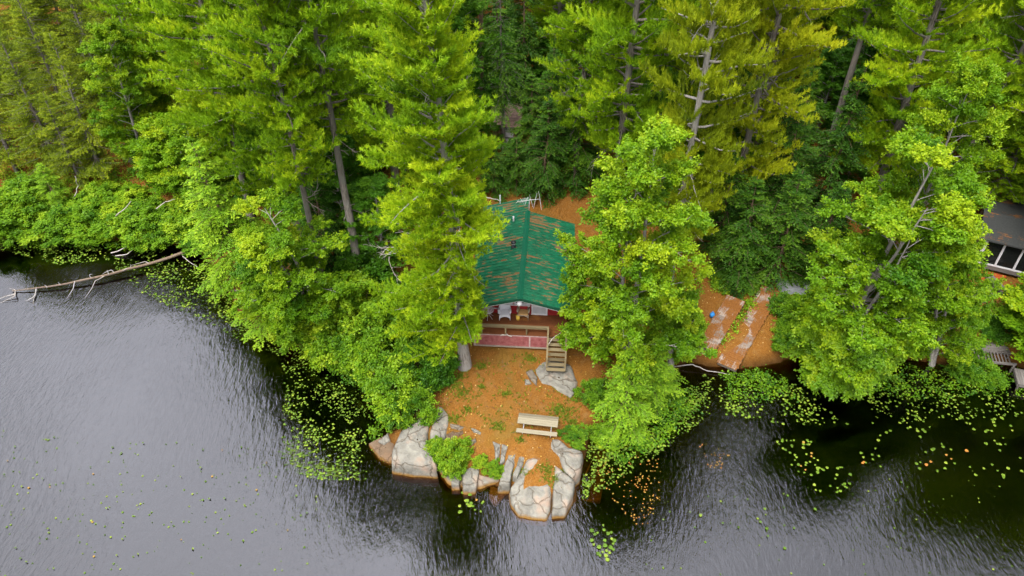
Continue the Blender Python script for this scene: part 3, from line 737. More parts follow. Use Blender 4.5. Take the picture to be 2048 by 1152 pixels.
T_('lighthem1', 'hemlock_tree', 2040, 640, 4.2, 1.9, 'light hemlock sapling below the timber pile at the right edge')
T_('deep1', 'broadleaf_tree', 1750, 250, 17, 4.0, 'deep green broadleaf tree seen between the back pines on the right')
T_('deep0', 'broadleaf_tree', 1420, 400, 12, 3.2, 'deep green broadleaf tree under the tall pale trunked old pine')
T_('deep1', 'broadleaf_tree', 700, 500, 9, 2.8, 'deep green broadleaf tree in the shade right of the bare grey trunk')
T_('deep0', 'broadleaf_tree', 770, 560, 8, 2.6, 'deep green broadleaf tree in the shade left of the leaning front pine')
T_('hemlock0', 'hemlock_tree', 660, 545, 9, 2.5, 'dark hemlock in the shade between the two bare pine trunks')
# spruces on the left bank
sp_ = [(207, 357, 12, 2.3, 'spruce with a pale trunk foot showing above the left bank shrubs'),
       (120, 345, 12.5, 2.6, 'olive spruce full of dead twigs left of the pale footed spruce'),
       (35, 345, 12, 2.6, 'olive spruce full of dead twigs at the left edge above the shrubs'),
       (160, 285, 14, 2.6, 'olive spruce in the second row behind the pale footed spruce'),
       (70, 270, 14, 2.7, 'olive spruce in the second row near the blue kayak'),
       (235, 250, 14.5, 2.6, 'olive spruce just left of the pale pointed maple'),
       (-45, 300, 13, 2.7, 'olive spruce cut by the left edge of the bank'),
       (10, 205, 15, 2.8, 'olive spruce in the third row at the left edge'),
       (120, 200, 15, 2.8, 'olive spruce in the third row behind the blue kayak'),
       (210, 185, 16, 2.8, 'olive spruce in the third row behind the pale pointed maple'),
       (300, 225, 16, 2.7, 'olive spruce between the pale pointed maple and the left pines'),
       (165, 372, 8, 1.9, 'short olive spruce left of the grey boulder, just above the shrubs')]
for i, (x, y, h, r_, lb) in enumerate(sp_): T_('spruce%d' % (i % 3), 'spruce_tree', x, y, h, r_, lb)
# the forest behind, too dense to tell one crown from the next
k = 0
for row, (yy, st) in enumerate(((66, 6.2), (73, 6.6), (81, 7.2), (90, 8.0), (100, 9.0))):
    xx = -58 + (row % 2) * 3
    while xx < 60:
        x = xx + random.uniform(-1.4, 1.4); y = yy + random.uniform(-2, 2)
        xx += st
        if abs(x + 3) < 4.0 and y < 70: continue
        left = x < -30 and y < 85
        kind = random.choice(['spruce0', 'spruce1', 'spruce2']) if left and random.random() < 0.7 else random.choice(['pine0', 'pine1', 'pine2', 'pine3', 'pine0', 'pine1', 'deep0'])
        if kind[0] == 's': plant(kind, 'spruce_tree', (x, y), random.uniform(14, 17), 2.9, 'spruce in the dense forest far behind the left bank', group='spruces in the far forest')
        elif kind[0] == 'd': plant(kind, 'broadleaf_tree', (x, y), random.uniform(14, 17), 3.6, 'deep green broadleaf tree in the dense forest far behind the cabin', group='broadleaf trees in the far forest')
        else: plant(kind, 'pine_tree', (x, y), random.uniform(20, 25), random.uniform(3.7, 4.4), 'white pine in the dense forest far behind the cabin', group='pines in the far forest')

T_('pine0', 'pine_tree', 1962, 440, 14, 3.6, 'shorter white pine covering the left end of the neighbouring cottage roof')
T_('pine1', 'pine_tree', 2085, 575, 24, 3.7, 'white pine cut by the right edge in front of the screened porch')
T_('pine3', 'pine_tree', 2052, 425, 17, 4.0, 'white pine covering the neighbouring cottage roof at the right edge')
T_('deep1', 'broadleaf_tree', 1960, 330, 10, 3.2, 'deep green broadleaf tree under the second row pines at the right')
T_('deep0', 'broadleaf_tree', 545, 410, 9, 3.0, 'deep green broadleaf tree in the shade behind the wide left pine')
T_('deep1', 'broadleaf_tree', 640, 440, 9, 3.0, 'deep green broadleaf tree in the shade behind the broad left pine')
T_('hemlock2', 'hemlock_tree', 455, 380, 8, 2.6, 'dark hemlock between the young maples and the wide left pine')
for x, y, h_ in ((32, 37, 23), (36, 36, 24), (40, 37, 25), (44, 36, 24), (49, 37, 24), (33, 43, 29), (38, 42, 29), (43, 43, 30), (48, 42, 29), (54, 41, 28), (60, 42, 28), (51, 48, 30), (64, 46, 29), (44, 49, 31), (38, 55, 30), (57, 50, 30)):
    plant(random.choice(['pine0', 'pine1', 'pine2', 'pine3']), 'pine_tree', (x + 3, y), h_, 4.2, 'white pine on the right shore beyond the screened porch', group='pines of the right shore beyond the porch')
# shaded understory that closes the gaps between the trunks
r7 = random.Random(12)
for row, (yy, st) in enumerate(((53, 4.2), (58, 4.4), (63, 4.8), (70, 5.5), (78, 6.5))):
    xx = -20 + row * 0.7 - (yy - 53) * 0.6
    while xx < 34 + (yy - 53) * 0.8:
        x = xx + r7.uniform(-1.2, 1.2); y = yy + r7.uniform(-1.5, 1.5); xx += st
        if abs(x + 0.2) < 2.6 and y < 60.5: continue
        if r7.random() < 0.6: plant('hemlock%d' % r7.randrange(3), 'hemlock_tree', (x, y), r7.uniform(6, 10), r7.uniform(2.4, 3.2), 'dark hemlock in the shaded understory between the pine trunks', group='understory hemlocks')
        else: plant('deep%d' % r7.randrange(2), 'broadleaf_tree', (x, y), r7.uniform(6, 9), r7.uniform(2.4, 3.0), 'deep green young broadleaf tree in the shaded understory between the pine trunks', group='understory broadleaf trees')
# ------------------------------------------------------------------ shrubs
def bush_at(px, py, h, r_, label, kind=None):
    return T_(kind or random.choice(['bush0', 'bush1', 'bush2', 'bush3']), 'shrub', px, py, h, r_, label, cat='shrub', parts=('stem', 'foliage'))
bush_at(822, 835, 2.1, 1.3, 'rounded green shrub beside the big left boulder on the point')
bush_at(800, 800, 2.8, 1.9, 'green shrub overhanging the lily pad channel left of the point', 'bush1')
bush_at(770, 745, 3.0, 2.0, 'green shrub on the left shore below the leaning pine')
bush_at(850, 760, 2.6, 1.6, 'green shrub under the low boughs of the leaning pine', 'deepbush0')
bush_at(715, 715, 2.4, 1.9, 'green shrub at the water edge right of the exposed root')
bush_at(655, 695, 2.3, 1.8, 'green shrub at the water edge below the left shore maple')
bush_at(600, 668, 2.2, 1.8, 'green shrub at the water edge under the low light hemlock')
bush_at(720, 650, 3.4, 2.2, 'tall tangled shrub below the bare trunked pine')
bush_at(660, 640, 3.0, 2.0, 'tall tangled shrub behind the left shore maple')
bush_at(790, 670, 3.2, 2.0, 'tall shrub left of the leaning pine trunk')
bush_at(550, 600, 2.4, 1.8, 'green shrub above the cove lily pads')
bush_at(740, 590, 3.0, 2.0, 'dark shrub at the foot of the bare grey trunk', 'deepbush1')
bush_at(905, 926, 1.6, 1.0, 'bright green shrub growing out of the cracked rocks on the point', 'bush2')
bush_at(990, 945, 0.7, 0.5, 'small green shrub between the rock slabs at the tip of the point', 'bush3')
bush_at(962, 930, 0.6, 0.4, 'small yellowish shrub beside the bright shrub on the rocks', 'bush0')
bush_at(870, 905, 0.9, 0.6, 'thin green shrub against the right flank of the big left boulder', 'bush1')
bush_at(1150, 878, 0.75, 0.7, 'low green shrub right of the picnic table near the rocks', 'bush1')
bush_at(1190, 800, 1.3, 0.9, 'low shrub at the foot of the point hemlock')
bush_at(1210, 880, 0.9, 0.9, 'shrub at the right water edge of the point', 'bush3')
lb_ = [(20, 452, 2.15, 2.24, 'at the left edge'), (85, 455, 1.26, 1.83, 'second from the left edge'), (150, 458, 1.73, 1.98, 'below the pale spruce trunk'),
       (215, 462, 1.08, 1.81, 'above the driftwood'), (280, 462, 1.82, 2.10, 'left of the brown bank'), (345, 470, 1.19, 1.77, 'above the fallen log root'), (405, 482, 1.37, 1.69, 'beside the fallen log root')]
for x, y, h, r_, where in lb_: bush_at(x, y, h, r_, 'light green shrub in the front row of the left bank, ' + where)
lb2 = [(50, 412, 2.06, 2.17, 'at the left edge'), (195, 412, 1.26, 1.88, 'below the pale spruce trunk foot'),
       (265, 415, 1.19, 1.77, 'below the grey boulder'), (395, 440, 1.89, 2.03, 'below the wide pine'), (455, 470, 1.55, 1.93, 'behind the drooping hemlock')]
for x, y, h, r_, where in lb2: bush_at(x, y, h, r_, 'shrub in the back row of the left bank, ' + where)
T_('lighthem0', 'hemlock_tree', 118, 415, 4.0, 1.5, 'small light hemlock standing up out of the left bank shrubs')
bush_at(320, 345, 1.8, 1.5, 'dark low shrub right of the grey boulder', 'deepbush0')
bush_at(1945, 755, 1.4, 1.3, 'green shrub in front of the slatted walkway', 'bush2')
bush_at(1985, 668, 1.2, 0.95, 'dark green shrub on the needle ground above the slatted walkway', 'deepbush0')
bush_at(1895, 615, 1.8, 1.3, 'olive green shrub left of the timber pile')
bush_at(1575, 690, 1.3, 1.0, 'shrub between the longer dock and the big maple')
bush_at(1590, 640, 1.8, 1.4, 'shrub behind the longer dock under the big maple')
bush_at(1215, 640, 2.2, 1.5, 'shrub along the right wall of the cabin')
bush_at(1350, 640, 1.8, 1.4, 'shrub behind the shorter dock under the cabin maple')

# ------------------------------------------------------------------ rocks
def rock(pts, zt, label, mat=None, slope=0.10, inset=0.16, name='rock', seed=0, low=-1.0, rough=0.05, cat='rock', rise=None):
    if rise is not None: zt = float(np.mean([G(x, y)[2] for x, y in pts])) + rise
    r = np.random.default_rng(900 + seed)
    W = np.array([P(x, y, zt)[:2] for x, y in pts]); c = W.mean(0)
    n = 72; seg = np.vstack([W, W[:1]]); L = np.concatenate([[0], np.cumsum(np.linalg.norm(np.diff(seg, axis=0), axis=1))])
    u = np.linspace(0, L[-1], n, endpoint=False); Q = np.stack([np.interp(u, L, seg[:, k]) for k in range(2)], -1)
    Q = 0.1 * np.roll(Q, 1, 0) + 0.8 * Q + 0.1 * np.roll(Q, -1, 0)
    base = min(g(*c), zt) ; mbk = MB(); V = []
    def zz(q): return zt + slope * (q[1] - c[1])
    prof = [(-0.10, None), (-0.06, 0.0), (0.0, 0.45), (0.02, 0.72), (inset * 0.35, 0.92), (inset, 1.0)]
    for ins, f in prof:
        for q in Q:
            d = np.linalg.norm(q - c); p = c + (q - c) * max(0.15, 1 - ins / max(d, 1e-6)); z = low if f is None else zz(p) * f - 0.10 * (1 - f)
            V.append((p[0], p[1], z))
    for sc in (0.82, 0.62, 0.42, 0.22, 0.04):
        for q in Q:
            d = np.linalg.norm(q - c); p = c + (q - c) * max(0.15, 1 - inset / max(d, 1e-6)) * sc
            V.append((p[0], p[1], zz(p) + 0.05 * (1 - sc)))
    V = np.array(V)
    k = seed * 1.7
    am = rough * np.clip((V[:, 2] + 0.6), 0.2, 1)
    V[:, 2] += am * (wob(V[:, 0], V[:, 1], 1.8, k) + 0.6 * wob(V[:, 0], V[:, 1], 5.1, k + 3) + 0.35 * wob(V[:, 0], V[:, 1], 12.0, k + 5)) * (V[:, 2] > low + 0.05)
    V[:, 0] += rough * 0.9 * wob(V[:, 1], V[:, 2] + V[:, 0], 2.6, k + 1); V[:, 1] += rough * 0.9 * wob(V[:, 0], V[:, 2] - V[:, 1], 2.4, k + 2)
    V -= np.array((c[0], c[1], 0))
    mbk.grid([tuple(v) for v in V], len(prof) + 5, n, True, True)
    o = mbk.build(name, mat or M_ROCK, fix=True); o.location = (c[0], c[1], 0)
    return tag(o, label, cat)
def z2(l): return [(700 + x / 3.2, 680 + y / 3.2) for x, y in l]
rock(z2([(545, 432), (520, 500), (500, 590), (505, 680), (560, 800), (490, 797), (380, 790), (258, 765), (268, 680), (310, 580), (430, 500)]), 1.15, 'large smooth pale boulder on the left side of the point', seed=1, inset=0.3, slope=0.06)
rock(z2([(585, 428), (635, 478), (632, 560), (600, 650), (590, 720), (545, 740), (512, 680), (508, 590), (535, 500), (552, 440)]), 1.12, 'narrow cracked boulder leaning on the right of the large pale boulder', seed=2, inset=0.14)
rock(z2([(120, 655), (255, 588), (300, 640), (275, 765), (250, 770), (185, 735)]), 0.28, 'low brown wet rock at the waterline left of the large boulder', M_ROCK_W, seed=3, inset=0.2, slope=0.02)
rock(z2([(175, 650), (245, 595), (262, 640), (215, 672)]), 0.42, 'small grey stone lying on the low brown rock', seed=30, inset=0.08)
rock(z2([(645, 850), (712, 850), (700, 925), (648, 922)]), 0.5, 'short slab standing in the water below the bright shrub', seed=4, inset=0.08)
rock(z2([(715, 850), (790, 800), (830, 690), (852, 650), (838, 800), (802, 938), (725, 940)]), 0.62, 'long slab jutting into the water right of the bright shrub', seed=5, inset=0.10)
rock(z2([(600, 640), (760, 600), (905, 650), (1000, 760), (1010, 880), (880, 900), (830, 925), (640, 905), (560, 800)]), 0.42, 'low bedrock shelf under the bright shrub and the slabs', seed=40, inset=0.25, slope=0.16, rough=0.08)
rock(z2([(908, 648), (965, 665), (955, 740), (932, 770), (922, 700)]), 0.95, 'small wedge of rock at the left of the cracked slabs', seed=6, inset=0.06, rise=0.1)
rock(z2([(970, 668), (1012, 680), (990, 770), (955, 785)]), 0.92, 'second small wedge of rock beside the long tongue slab', seed=7, inset=0.06, rise=0.1)
rock(z2([(1068, 638), (1122, 628), (1110, 690), (1065, 760), (1030, 860), (1022, 915), (945, 912), (985, 800), (1010, 715)]), 0.85, 'long tongue shaped slab running from the table down to the water', seed=8, inset=0.12, rise=0.1)
rock(z2([(1085, 745), (1137, 718), (1112, 800), (1065, 880), (1035, 858)]), 0.82, 'short slab wedged between the tongue slab and the front boulder', seed=9, inset=0.09, rise=0.12)
rock(z2([(1125, 780), (1180, 768), (1232, 770), (1282, 788), (1298, 860), (1288, 960), (1284, 1060), (1258, 1112), (1160, 1098), (1080, 1085), (1030, 1015), (1022, 940), (1068, 880)]), 0.70, 'big flat boulder at the very tip of the point, darkened at its centre', seed=10, inset=0.26, slope=0.27)
rock(z2([(1306, 812), (1370, 855), (1442, 900), (1432, 980), (1380, 1085), (1296, 1090), (1294, 930)]), 0.74, 'boulder split from the right of the front boulder by a deep crack', seed=11, inset=0.2, slope=0.25)
rock(z2([(1212, 622), (1330, 628), (1400, 680), (1497, 710), (1472, 845), (1428, 882), (1375, 835), (1330, 745), (1245, 680)]), 0.95, 'pale sloping slab right of the picnic bench', seed=12, inset=0.2, slope=0.08, rise=0.30)
rock(z2([(1180, 195), (1232, 142), (1330, 140), (1410, 160), (1468, 252), (1448, 310), (1420, 352), (1350, 322), (1290, 282), (1215, 275)]), 1.95, 'broad grey ledge of rock under the foot of the stairs', seed=13, inset=0.10, slope=0.13, low=0.6, rough=0.09, rise=0.10)
rock(z2([(1125, 205), (1165, 190), (1205, 235), (1195, 275), (1150, 240)]), 1.75, 'small pinkish rock at the left of the stair ledge', M_ROCK_P, seed=14, inset=0.06, low=0.6, rise=0.14)
rock(z2([(1115, 245), (1150, 250), (1168, 278), (1118, 284)]), 1.7, 'small flat stone in front of the pinkish rock', seed=15, inset=0.05, low=0.6, rise=0.07)
rock(z2([(638, 540), (700, 542), (735, 552), (705, 572), (645, 562)]), 1.2, 'flat pinkish stone at the top of the fire pit stones', M_ROCK_P, seed=16, inset=0.06, low=0.4, rise=0.08)
rock(z2([(610, 600), (660, 580), (690, 600), (665, 640), (612, 650)]), 1.15, 'brown stone at the left of the fire pit stones', M_ROCK_W, seed=17, inset=0.07, low=0.4, rise=0.08)
rock(z2([(665, 590), (720, 570), (730, 595), (690, 615)]), 1.16, 'brown stone between the fire pit stones', M_ROCK_W, seed=18, inset=0.06, low=0.4, rise=0.08)
rock(z2([(765, 640), (805, 625), (812, 645), (780, 665)]), 1.1, 'small pale stone above the bright shrub', M_ROCK_P, seed=19, inset=0.05, low=0.4, rise=0.08)
rock(z2([(770, 558), (800, 562), (845, 590), (838, 602), (790, 585)]), 1.13, 'long pale stone lying on the needles between boulder and table', seed=20, inset=0.04, low=0.4, rise=0.08)
rock(z2([(905, 930), (985, 925), (990, 990), (930, 1040), (895, 1000)]), -0.10, 'amber rock under shallow water between the slabs and front boulder', M_ROCK_W, seed=21, inset=0.12, low=-1.2, slope=0.02)
rock([(235, 292), (262, 288), (275, 296), (270, 312), (240, 310)], 2.6, 'grey boulder among orange needles on the left bank', seed=22, inset=0.2, low=1.0, slope=0.02)
rock([(258, 280), (276, 279), (278, 285), (262, 286)], 2.6, 'flat pinkish stone just behind the grey boulder on the left bank', M_ROCK_P, seed=23, inset=0.1, low=1.0)
rock([(1150, 1000), (1195, 900), (1215, 905), (1200, 1000)], -0.30, 'long amber rock under the water right of the point', M_ROCK_W, seed=24, inset=0.1, low=-1.2, slope=0.0)

# ------------------------------------------------------------------ the cabin
O = P(1040, 597, 5.8); ANG = -3.9; Z0 = 2.0
cabin = empty('cabin', (O[0], O[1], Z0), (0, 0, R(ANG)))
tag(cabin, 'small red lakeside cabin with a green metal roof strewn with pine needles', 'cabin')
Mc = Matrix.Translation((O[0], O[1], Z0)) @ Matrix.Rotation(R(ANG), 4, 'Z')
def loc(px, py, z):           # a pixel at height z in the frame of the cabin
    return Mc.inverted() @ Vector(P(px, py, z))
FL, RZ, SL, EV = 1.0, 3.8, 0.2875, 3.2      # floor, ridge height, roof slope, eave half width
WX, WY0, WY1, WY2 = 2.75, 1.75, 8.6, 10.2
def roof_z(x): return RZ - SL * abs(x)
mb = MB()
def gable(y):
    return [(-WX, y, 0.0), (WX, y, 0.0), (WX, y, roof_z(WX) - 0.1), (0, y, RZ - 0.1), (-WX, y, roof_z(WX) - 0.1)]
mb.add(gable(WY0) + gable(WY1), [(0, 1, 2, 3, 4), (9, 8, 7, 6, 5), (1, 6, 7, 2), (0, 4, 9, 5), (2, 7, 8, 3), (3, 8, 9, 4)])
mb.add([(-WX, WY1, 0), (-0.15, WY1, 0), (-0.15, WY2, 0), (-WX, WY2, 0), (-WX, WY1, roof_z(WX) - 0.1), (-0.15, WY1, RZ - 0.15), (-0.15, WY2, RZ - 0.15), (-WX, WY2, roof_z(WX) - 0.1)],
       [(1, 2, 6, 5), (2, 3, 7, 6), (3, 0, 4, 7), (4, 5, 6, 7)])
for k in range(19):                        # vertical battens of the front wall
    x = -2.66 + k * 0.295
    mb.box((x, WY0 - 0.012, FL + (roof_z(x) - 0.1 - FL) / 2), (0.03, 0.02, roof_z(x) - 0.14 - FL))
mb.build('wall', M_RED, cabin)
def roof_half(sgn, y0, y1, name='roof'):
    ys, zs = [], []; y = y0; st = 0.305
    while y < y1 - 0.02:
        e = min(y + st, y1)
        for dy, dz in ((0, 0), (0.03, 0.055), (0.07, 0.055), (0.10, 0), (0.19, 0), (0.20, 0.012), (0.212, 0)):
            if y + dy < y1: ys.append(y + dy); zs.append(dz)
        y += st
    ys.append(y1); zs.append(0); V = []; n = len(ys)
    for x in (0.0, EV):
        for yy_, dz in zip(ys, zs): V.append((sgn * x, yy_, RZ - SL * x + dz))
    for x in (EV, 0.0):
        for yy_ in ys: V.append((sgn * x, yy_, RZ - SL * x - 0.035))
    m = MB(); m.grid(V, 4, n); 
    for i in (0, n - 1): m.f.append((i, n + i, 2 * n + i, 3 * n + i)); m.sm.append(False)
    return m.build(name, M_ROOF, cabin, True)
roof_half(1, 0.0, 8.9); rl = roof_half(-1, 0.0, 10.6)
m = MB()
for a, b in ((-0.17, 0), (0, 0.17)):
    za, zb = RZ + 0.055 - SL * abs(a), RZ + 0.055 - SL * abs(b)
    m.add([(a, -0.06, za), (b, -0.06, zb), (b, 8.95, zb), (a, 8.95, za), (a, -0.06, za - 0.03), (b, -0.06, zb - 0.03), (b, 8.95, zb - 0.03), (a, 8.95, za - 0.03)],
          [(0, 1, 2, 3), (7, 6, 5, 4), (0, 4, 5, 1), (2, 6, 7, 3), (1, 5, 6, 2), (3, 7, 4, 0)])
m.build('ridge_cap', M_RIDGE, rl)
m = MB()
for sgn in (-1, 1): m.beam((0, -0.035, RZ - 0.05), (sgn * EV, -0.035, RZ - SL * EV - 0.05), 0.05, 0.17)
m.build('rake_trim', M_GREENTRIM, cabin)
m = MB()
for sgn in (-1, 1): m.beam((0, 0.02, RZ - 0.17), (sgn * (EV - 0.05), 0.02, RZ - SL * (EV - 0.05) - 0.17), 0.03, 0.12)
m.add([(-EV + 0.05, 0.0, roof_z(EV) - 0.12), (-EV + 0.62, 0.0, roof_z(EV) + 0.02), (-EV + 0.62, 0.0, roof_z(EV) - 0.50), (-EV + 0.05, 0.05, roof_z(EV) - 0.12), (-EV + 0.62, 0.05, roof_z(EV) + 0.02), (-EV + 0.62, 0.05, roof_z(EV) - 0.50)],
      [(0, 2, 1), (3, 4, 5), (0, 1, 4, 3), (1, 2, 5, 4), (2, 0, 3, 5)])
m.build('fascia', M_WHITE, cabin)
# door with blind, windows, sill band
def frame(x0, x1, z0, z1, y, t=0.08, d=0.05, mid=None):
    m = MB()
    m.box(((x0 + x1) / 2, y, z0 + t / 2), (x1 - x0, d, t)); m.box(((x0 + x1) / 2, y, z1 - t / 2), (x1 - x0, d, t))
    for x in (x0 + t / 2, x1 - t / 2): m.box((x, y, (z0 + z1) / 2), (t, d - 0.004, z1 - z0 - 2 * t))
    if mid: m.box(((x0 + x1) / 2, y, mid), (x1 - x0 - 2 * t, d - 0.008, t))
    return m
fy = WY0 - 0.045
dr = frame(0.62, 1.62, FL + 0.03, FL + 2.0, fy, 0.10, 0.05, FL + 0.72).build('door', M_WHITE, cabin)
m = MB(); m.box((1.12, fy + 0.005, FL + 0.40), (0.80, 0.02, 0.54)); m.build('lower_pane', M_STEEL, dr)
m = MB(); m.box((1.12, fy + 0.005, FL + 1.33), (0.80, 0.02, 1.10)); m.build('window_blind', M_BLIND, dr)
for x0, x1 in ((-0.42, 0.50), (-1.55, -0.55), (-2.55, -1.75)):
    w_ = frame(x0, x1, FL + 0.86, FL + 1.75, fy, 0.07).build('window', M_WHITE, cabin)
    m = MB(); m.box(((x0 + x1) / 2, fy + 0.01, FL + 1.305), (x1 - x0 - 0.14, 0.02, 0.75)); m.build('pane', M_GLASS, w_)
    m = MB(); m.box(((x0 + x1) / 2, fy - 0.04, FL + 0.82), (x1 - x0 + 0.12, 0.14, 0.05)); m.build('sill', M_WHITE, w_)
# hanging white globe lamp under the gable peak
m = MB()
prof = [(0.0, -0.17), (0.08, -0.155), (0.14, -0.10), (0.17, 0.0), (0.14, 0.10), (0.09, 0.15), (0.05, 0.17), (0.05, 0.22), (0.012, 0.23), (0.012, 0.48)]
V = [(r_ * math.cos(a), r_ * math.sin(a), z) for r_, z in prof for a in np.linspace(0, 2 * math.pi, 16, endpoint=False)]
m.grid([(x - 0.04, y + 0.16, z + RZ - 0.52) for x, y, z in V], len(prof), 16, True, True)
m.build('porch_lamp', M_WHITE, cabin)
# deck, railing, skirting, stairs
DY = -0.15; DX0, DX1 = -2.8, 2.85; SX0, SX1 = 1.72, 2.82
m = MB(); y = DY
while y < WY0 - 0.06:
    m.box(((DX0 + DX1) / 2, y + 0.066, FL - 0.02), (DX1 - DX0, 0.132, 0.04)); y += 0.138
deck = m.build('deck', M_DECK, cabin)
m = MB(); zt = FL + 0.66
m.box(((DX0 + 0.45 + SX0) / 2, DY + 0.06, zt), (SX0 - DX0 - 0.45 + 0.1, 0.17, 0.045))
m.box(((DX0 + 0.45 + SX0) / 2, DY + 0.022, zt - 0.085), (SX0 - DX0 - 0.45, 0.04, 0.12))
for x in (DX0 + 0.5, -0.85, 0.42, SX0): m.box((x, DY + 0.07, FL + 0.32), (0.09, 0.09, 0.63))
m.build('railing', M_RAIL, deck)
m = MB(); x = DX0
wid = [0.05, 1.28, 1.22, 0.68, 1.28]
x = DX0 + 0.12
for w2 in (1.26, 1.22, 0.42, 1.55):
    m.box((x + w2 / 2, DY - 0.03, 0.50), (w2 - 0.012, 0.03, 0.84)); x += w2
    for q in range(int(w2 / 0.10)): m.box((x - w2 + 0.05 + q * 0.1, DY - 0.048, 0.50), (0.012, 0.012, 0.83))
m.build('skirting', M_SKIRT, deck)
m = MB()
m.box(((DX0 + SX0) / 2, DY - 0.035, 0.945), (SX0 - DX0, 0.04, 0.04)); m.box((0.62, DY - 0.062, 0.50), (0.09, 0.02, 0.84))
m.box((DX0 + 0.05, DY - 0.04, 0.48), (0.13, 0.10, 0.92))
m.build('skirting_trim', m_paint('dull pink trim', (0.38, 0.27, 0.25), 0.8, 0.3, 5), deck)
m = MB()
for q in range(64): m.box((DX0 + 0.12 + q * 0.0695, DY - 0.05, 0.045), (0.045, 0.06, 0.085))
m.box(((DX0 + SX0) / 2, DY - 0.03, 0.0), (SX0 - DX0, 0.09, 0.05))
m.build('lattice_edge', M_LATTICE, deck)
st_ = MB(); n = 6; ry = 1.50
stairs = None
for k in range(n + 1):
    f = (k + 0.2) / n; st_.box(((SX0 + SX1) / 2, DY - 0.12 - f * ry, FL - 0.06 - f * 1.02), (SX1 - SX0 - 0.02, 0.25, 0.045))
stairs = st_.build('stairs', M_RAIL, cabin, bev=0.006)
for sx in (SX0, SX1):
    m = MB(); m.beam((sx, DY - 0.02, FL - 0.12), (sx, DY - 0.18 - ry, FL - 1.24), 0.05, 0.24); m.build('stringer', M_RAIL, stairs)
    m = MB(); m.box((sx, DY + 0.0, FL + 0.28), (0.09, 0.09, 0.92)); m.beam((sx, DY + 0.02, FL + 0.72), (sx, DY - 0.10 - ry, FL - 0.30), 0.10, 0.05)
    m.box((sx, DY - 0.06 - ry, FL - 0.66), (0.09, 0.09, 0.74)); m.build('handrail', M_RAIL, stairs)
# roof fittings
p = loc(1027, 441, 5.65)
m = MB(); m.tube([(p.x, p.y, roof_z(p.x) - 0.05), (p.x, p.y, roof_z(p.x) + 0.45)], 0.06, 10); m.build('vent_pipe', M_WHITE, cabin)
p = loc(1027, 494, 5.65); zb = roof_z(p.x)
m = MB(); m.tube([(p.x, p.y, zb - 0.05), (p.x, p.y, zb + 0.14), (p.x, p.y, zb + 0.141), (p.x, p.y, zb + 0.18)], [0.16, 0.15, 0.11, 0.11], 12)
m.tube([(p.x, p.y, zb + 0.18), (p.x, p.y, zb + 0.42)], 0.10, 12); m.tube([(p.x, p.y, zb + 0.42), (p.x, p.y, zb + 0.46), (p.x, p.y, zb + 0.50)], [0.17, 0.17, 0.05], 12)
ch = m.build('chimney', M_BLACK, cabin)
m = MB(); m.tube([(p.x, p.y, zb + 0.27), (p.x, p.y, zb + 0.35)], 0.115, 12); m.build('chimney_band', M_STEEL, ch)
m = MB(); m.tube([(-2.0, 10.45, 2.6), (-2.0, 10.45, 4.0)], 0.04, 8); m.build('vent_pipe', M_STEEL, cabin)
# television antenna on a mast at the rear of the ridge
ant = empty('antenna', Mc @ Vector((0.05, 8.97, RZ - 0.3)), (0, 0, R(ANG)))
tag(ant, 'bent aluminium television antenna on a mast at the rear end of the roof ridge', 'antenna')
m = MB(); m.tube([(0, 0, -0.2), (0.03, 0.02, 1.25)], 0.025, 6); m.build('mast', M_STEEL, ant)
m = MB(); A_ = Vector((-0.75, -0.12, 1.10)); B_ = Vector((0.72, 0.10, 1.22)); m.tube([A_, B_], 0.022, 5)
for q in range(6):
    f = q / 5; c0 = A_.lerp(B_, f); hl_ = 0.22 + 0.55 * f ** 1.3
    tw = 0.5 * (1 if q % 2 else -0.6)
    m.tube([c0 + Vector((tw * -0.25, hl_, 0.12 * f)), c0, c0 + Vector((tw * 0.3, -hl_, -0.35 * f))], 0.011, 4)
for q in range(5): m.tube([A_.lerp(B_, 0.1 + q * 0.06) + Vector((0, -0.2, 0)), A_.lerp(B_, 0.22 + q * 0.06) + Vector((0.05, 0.22, 0.1))], 0.009, 4)
m.build('boom', M_ALU, ant)

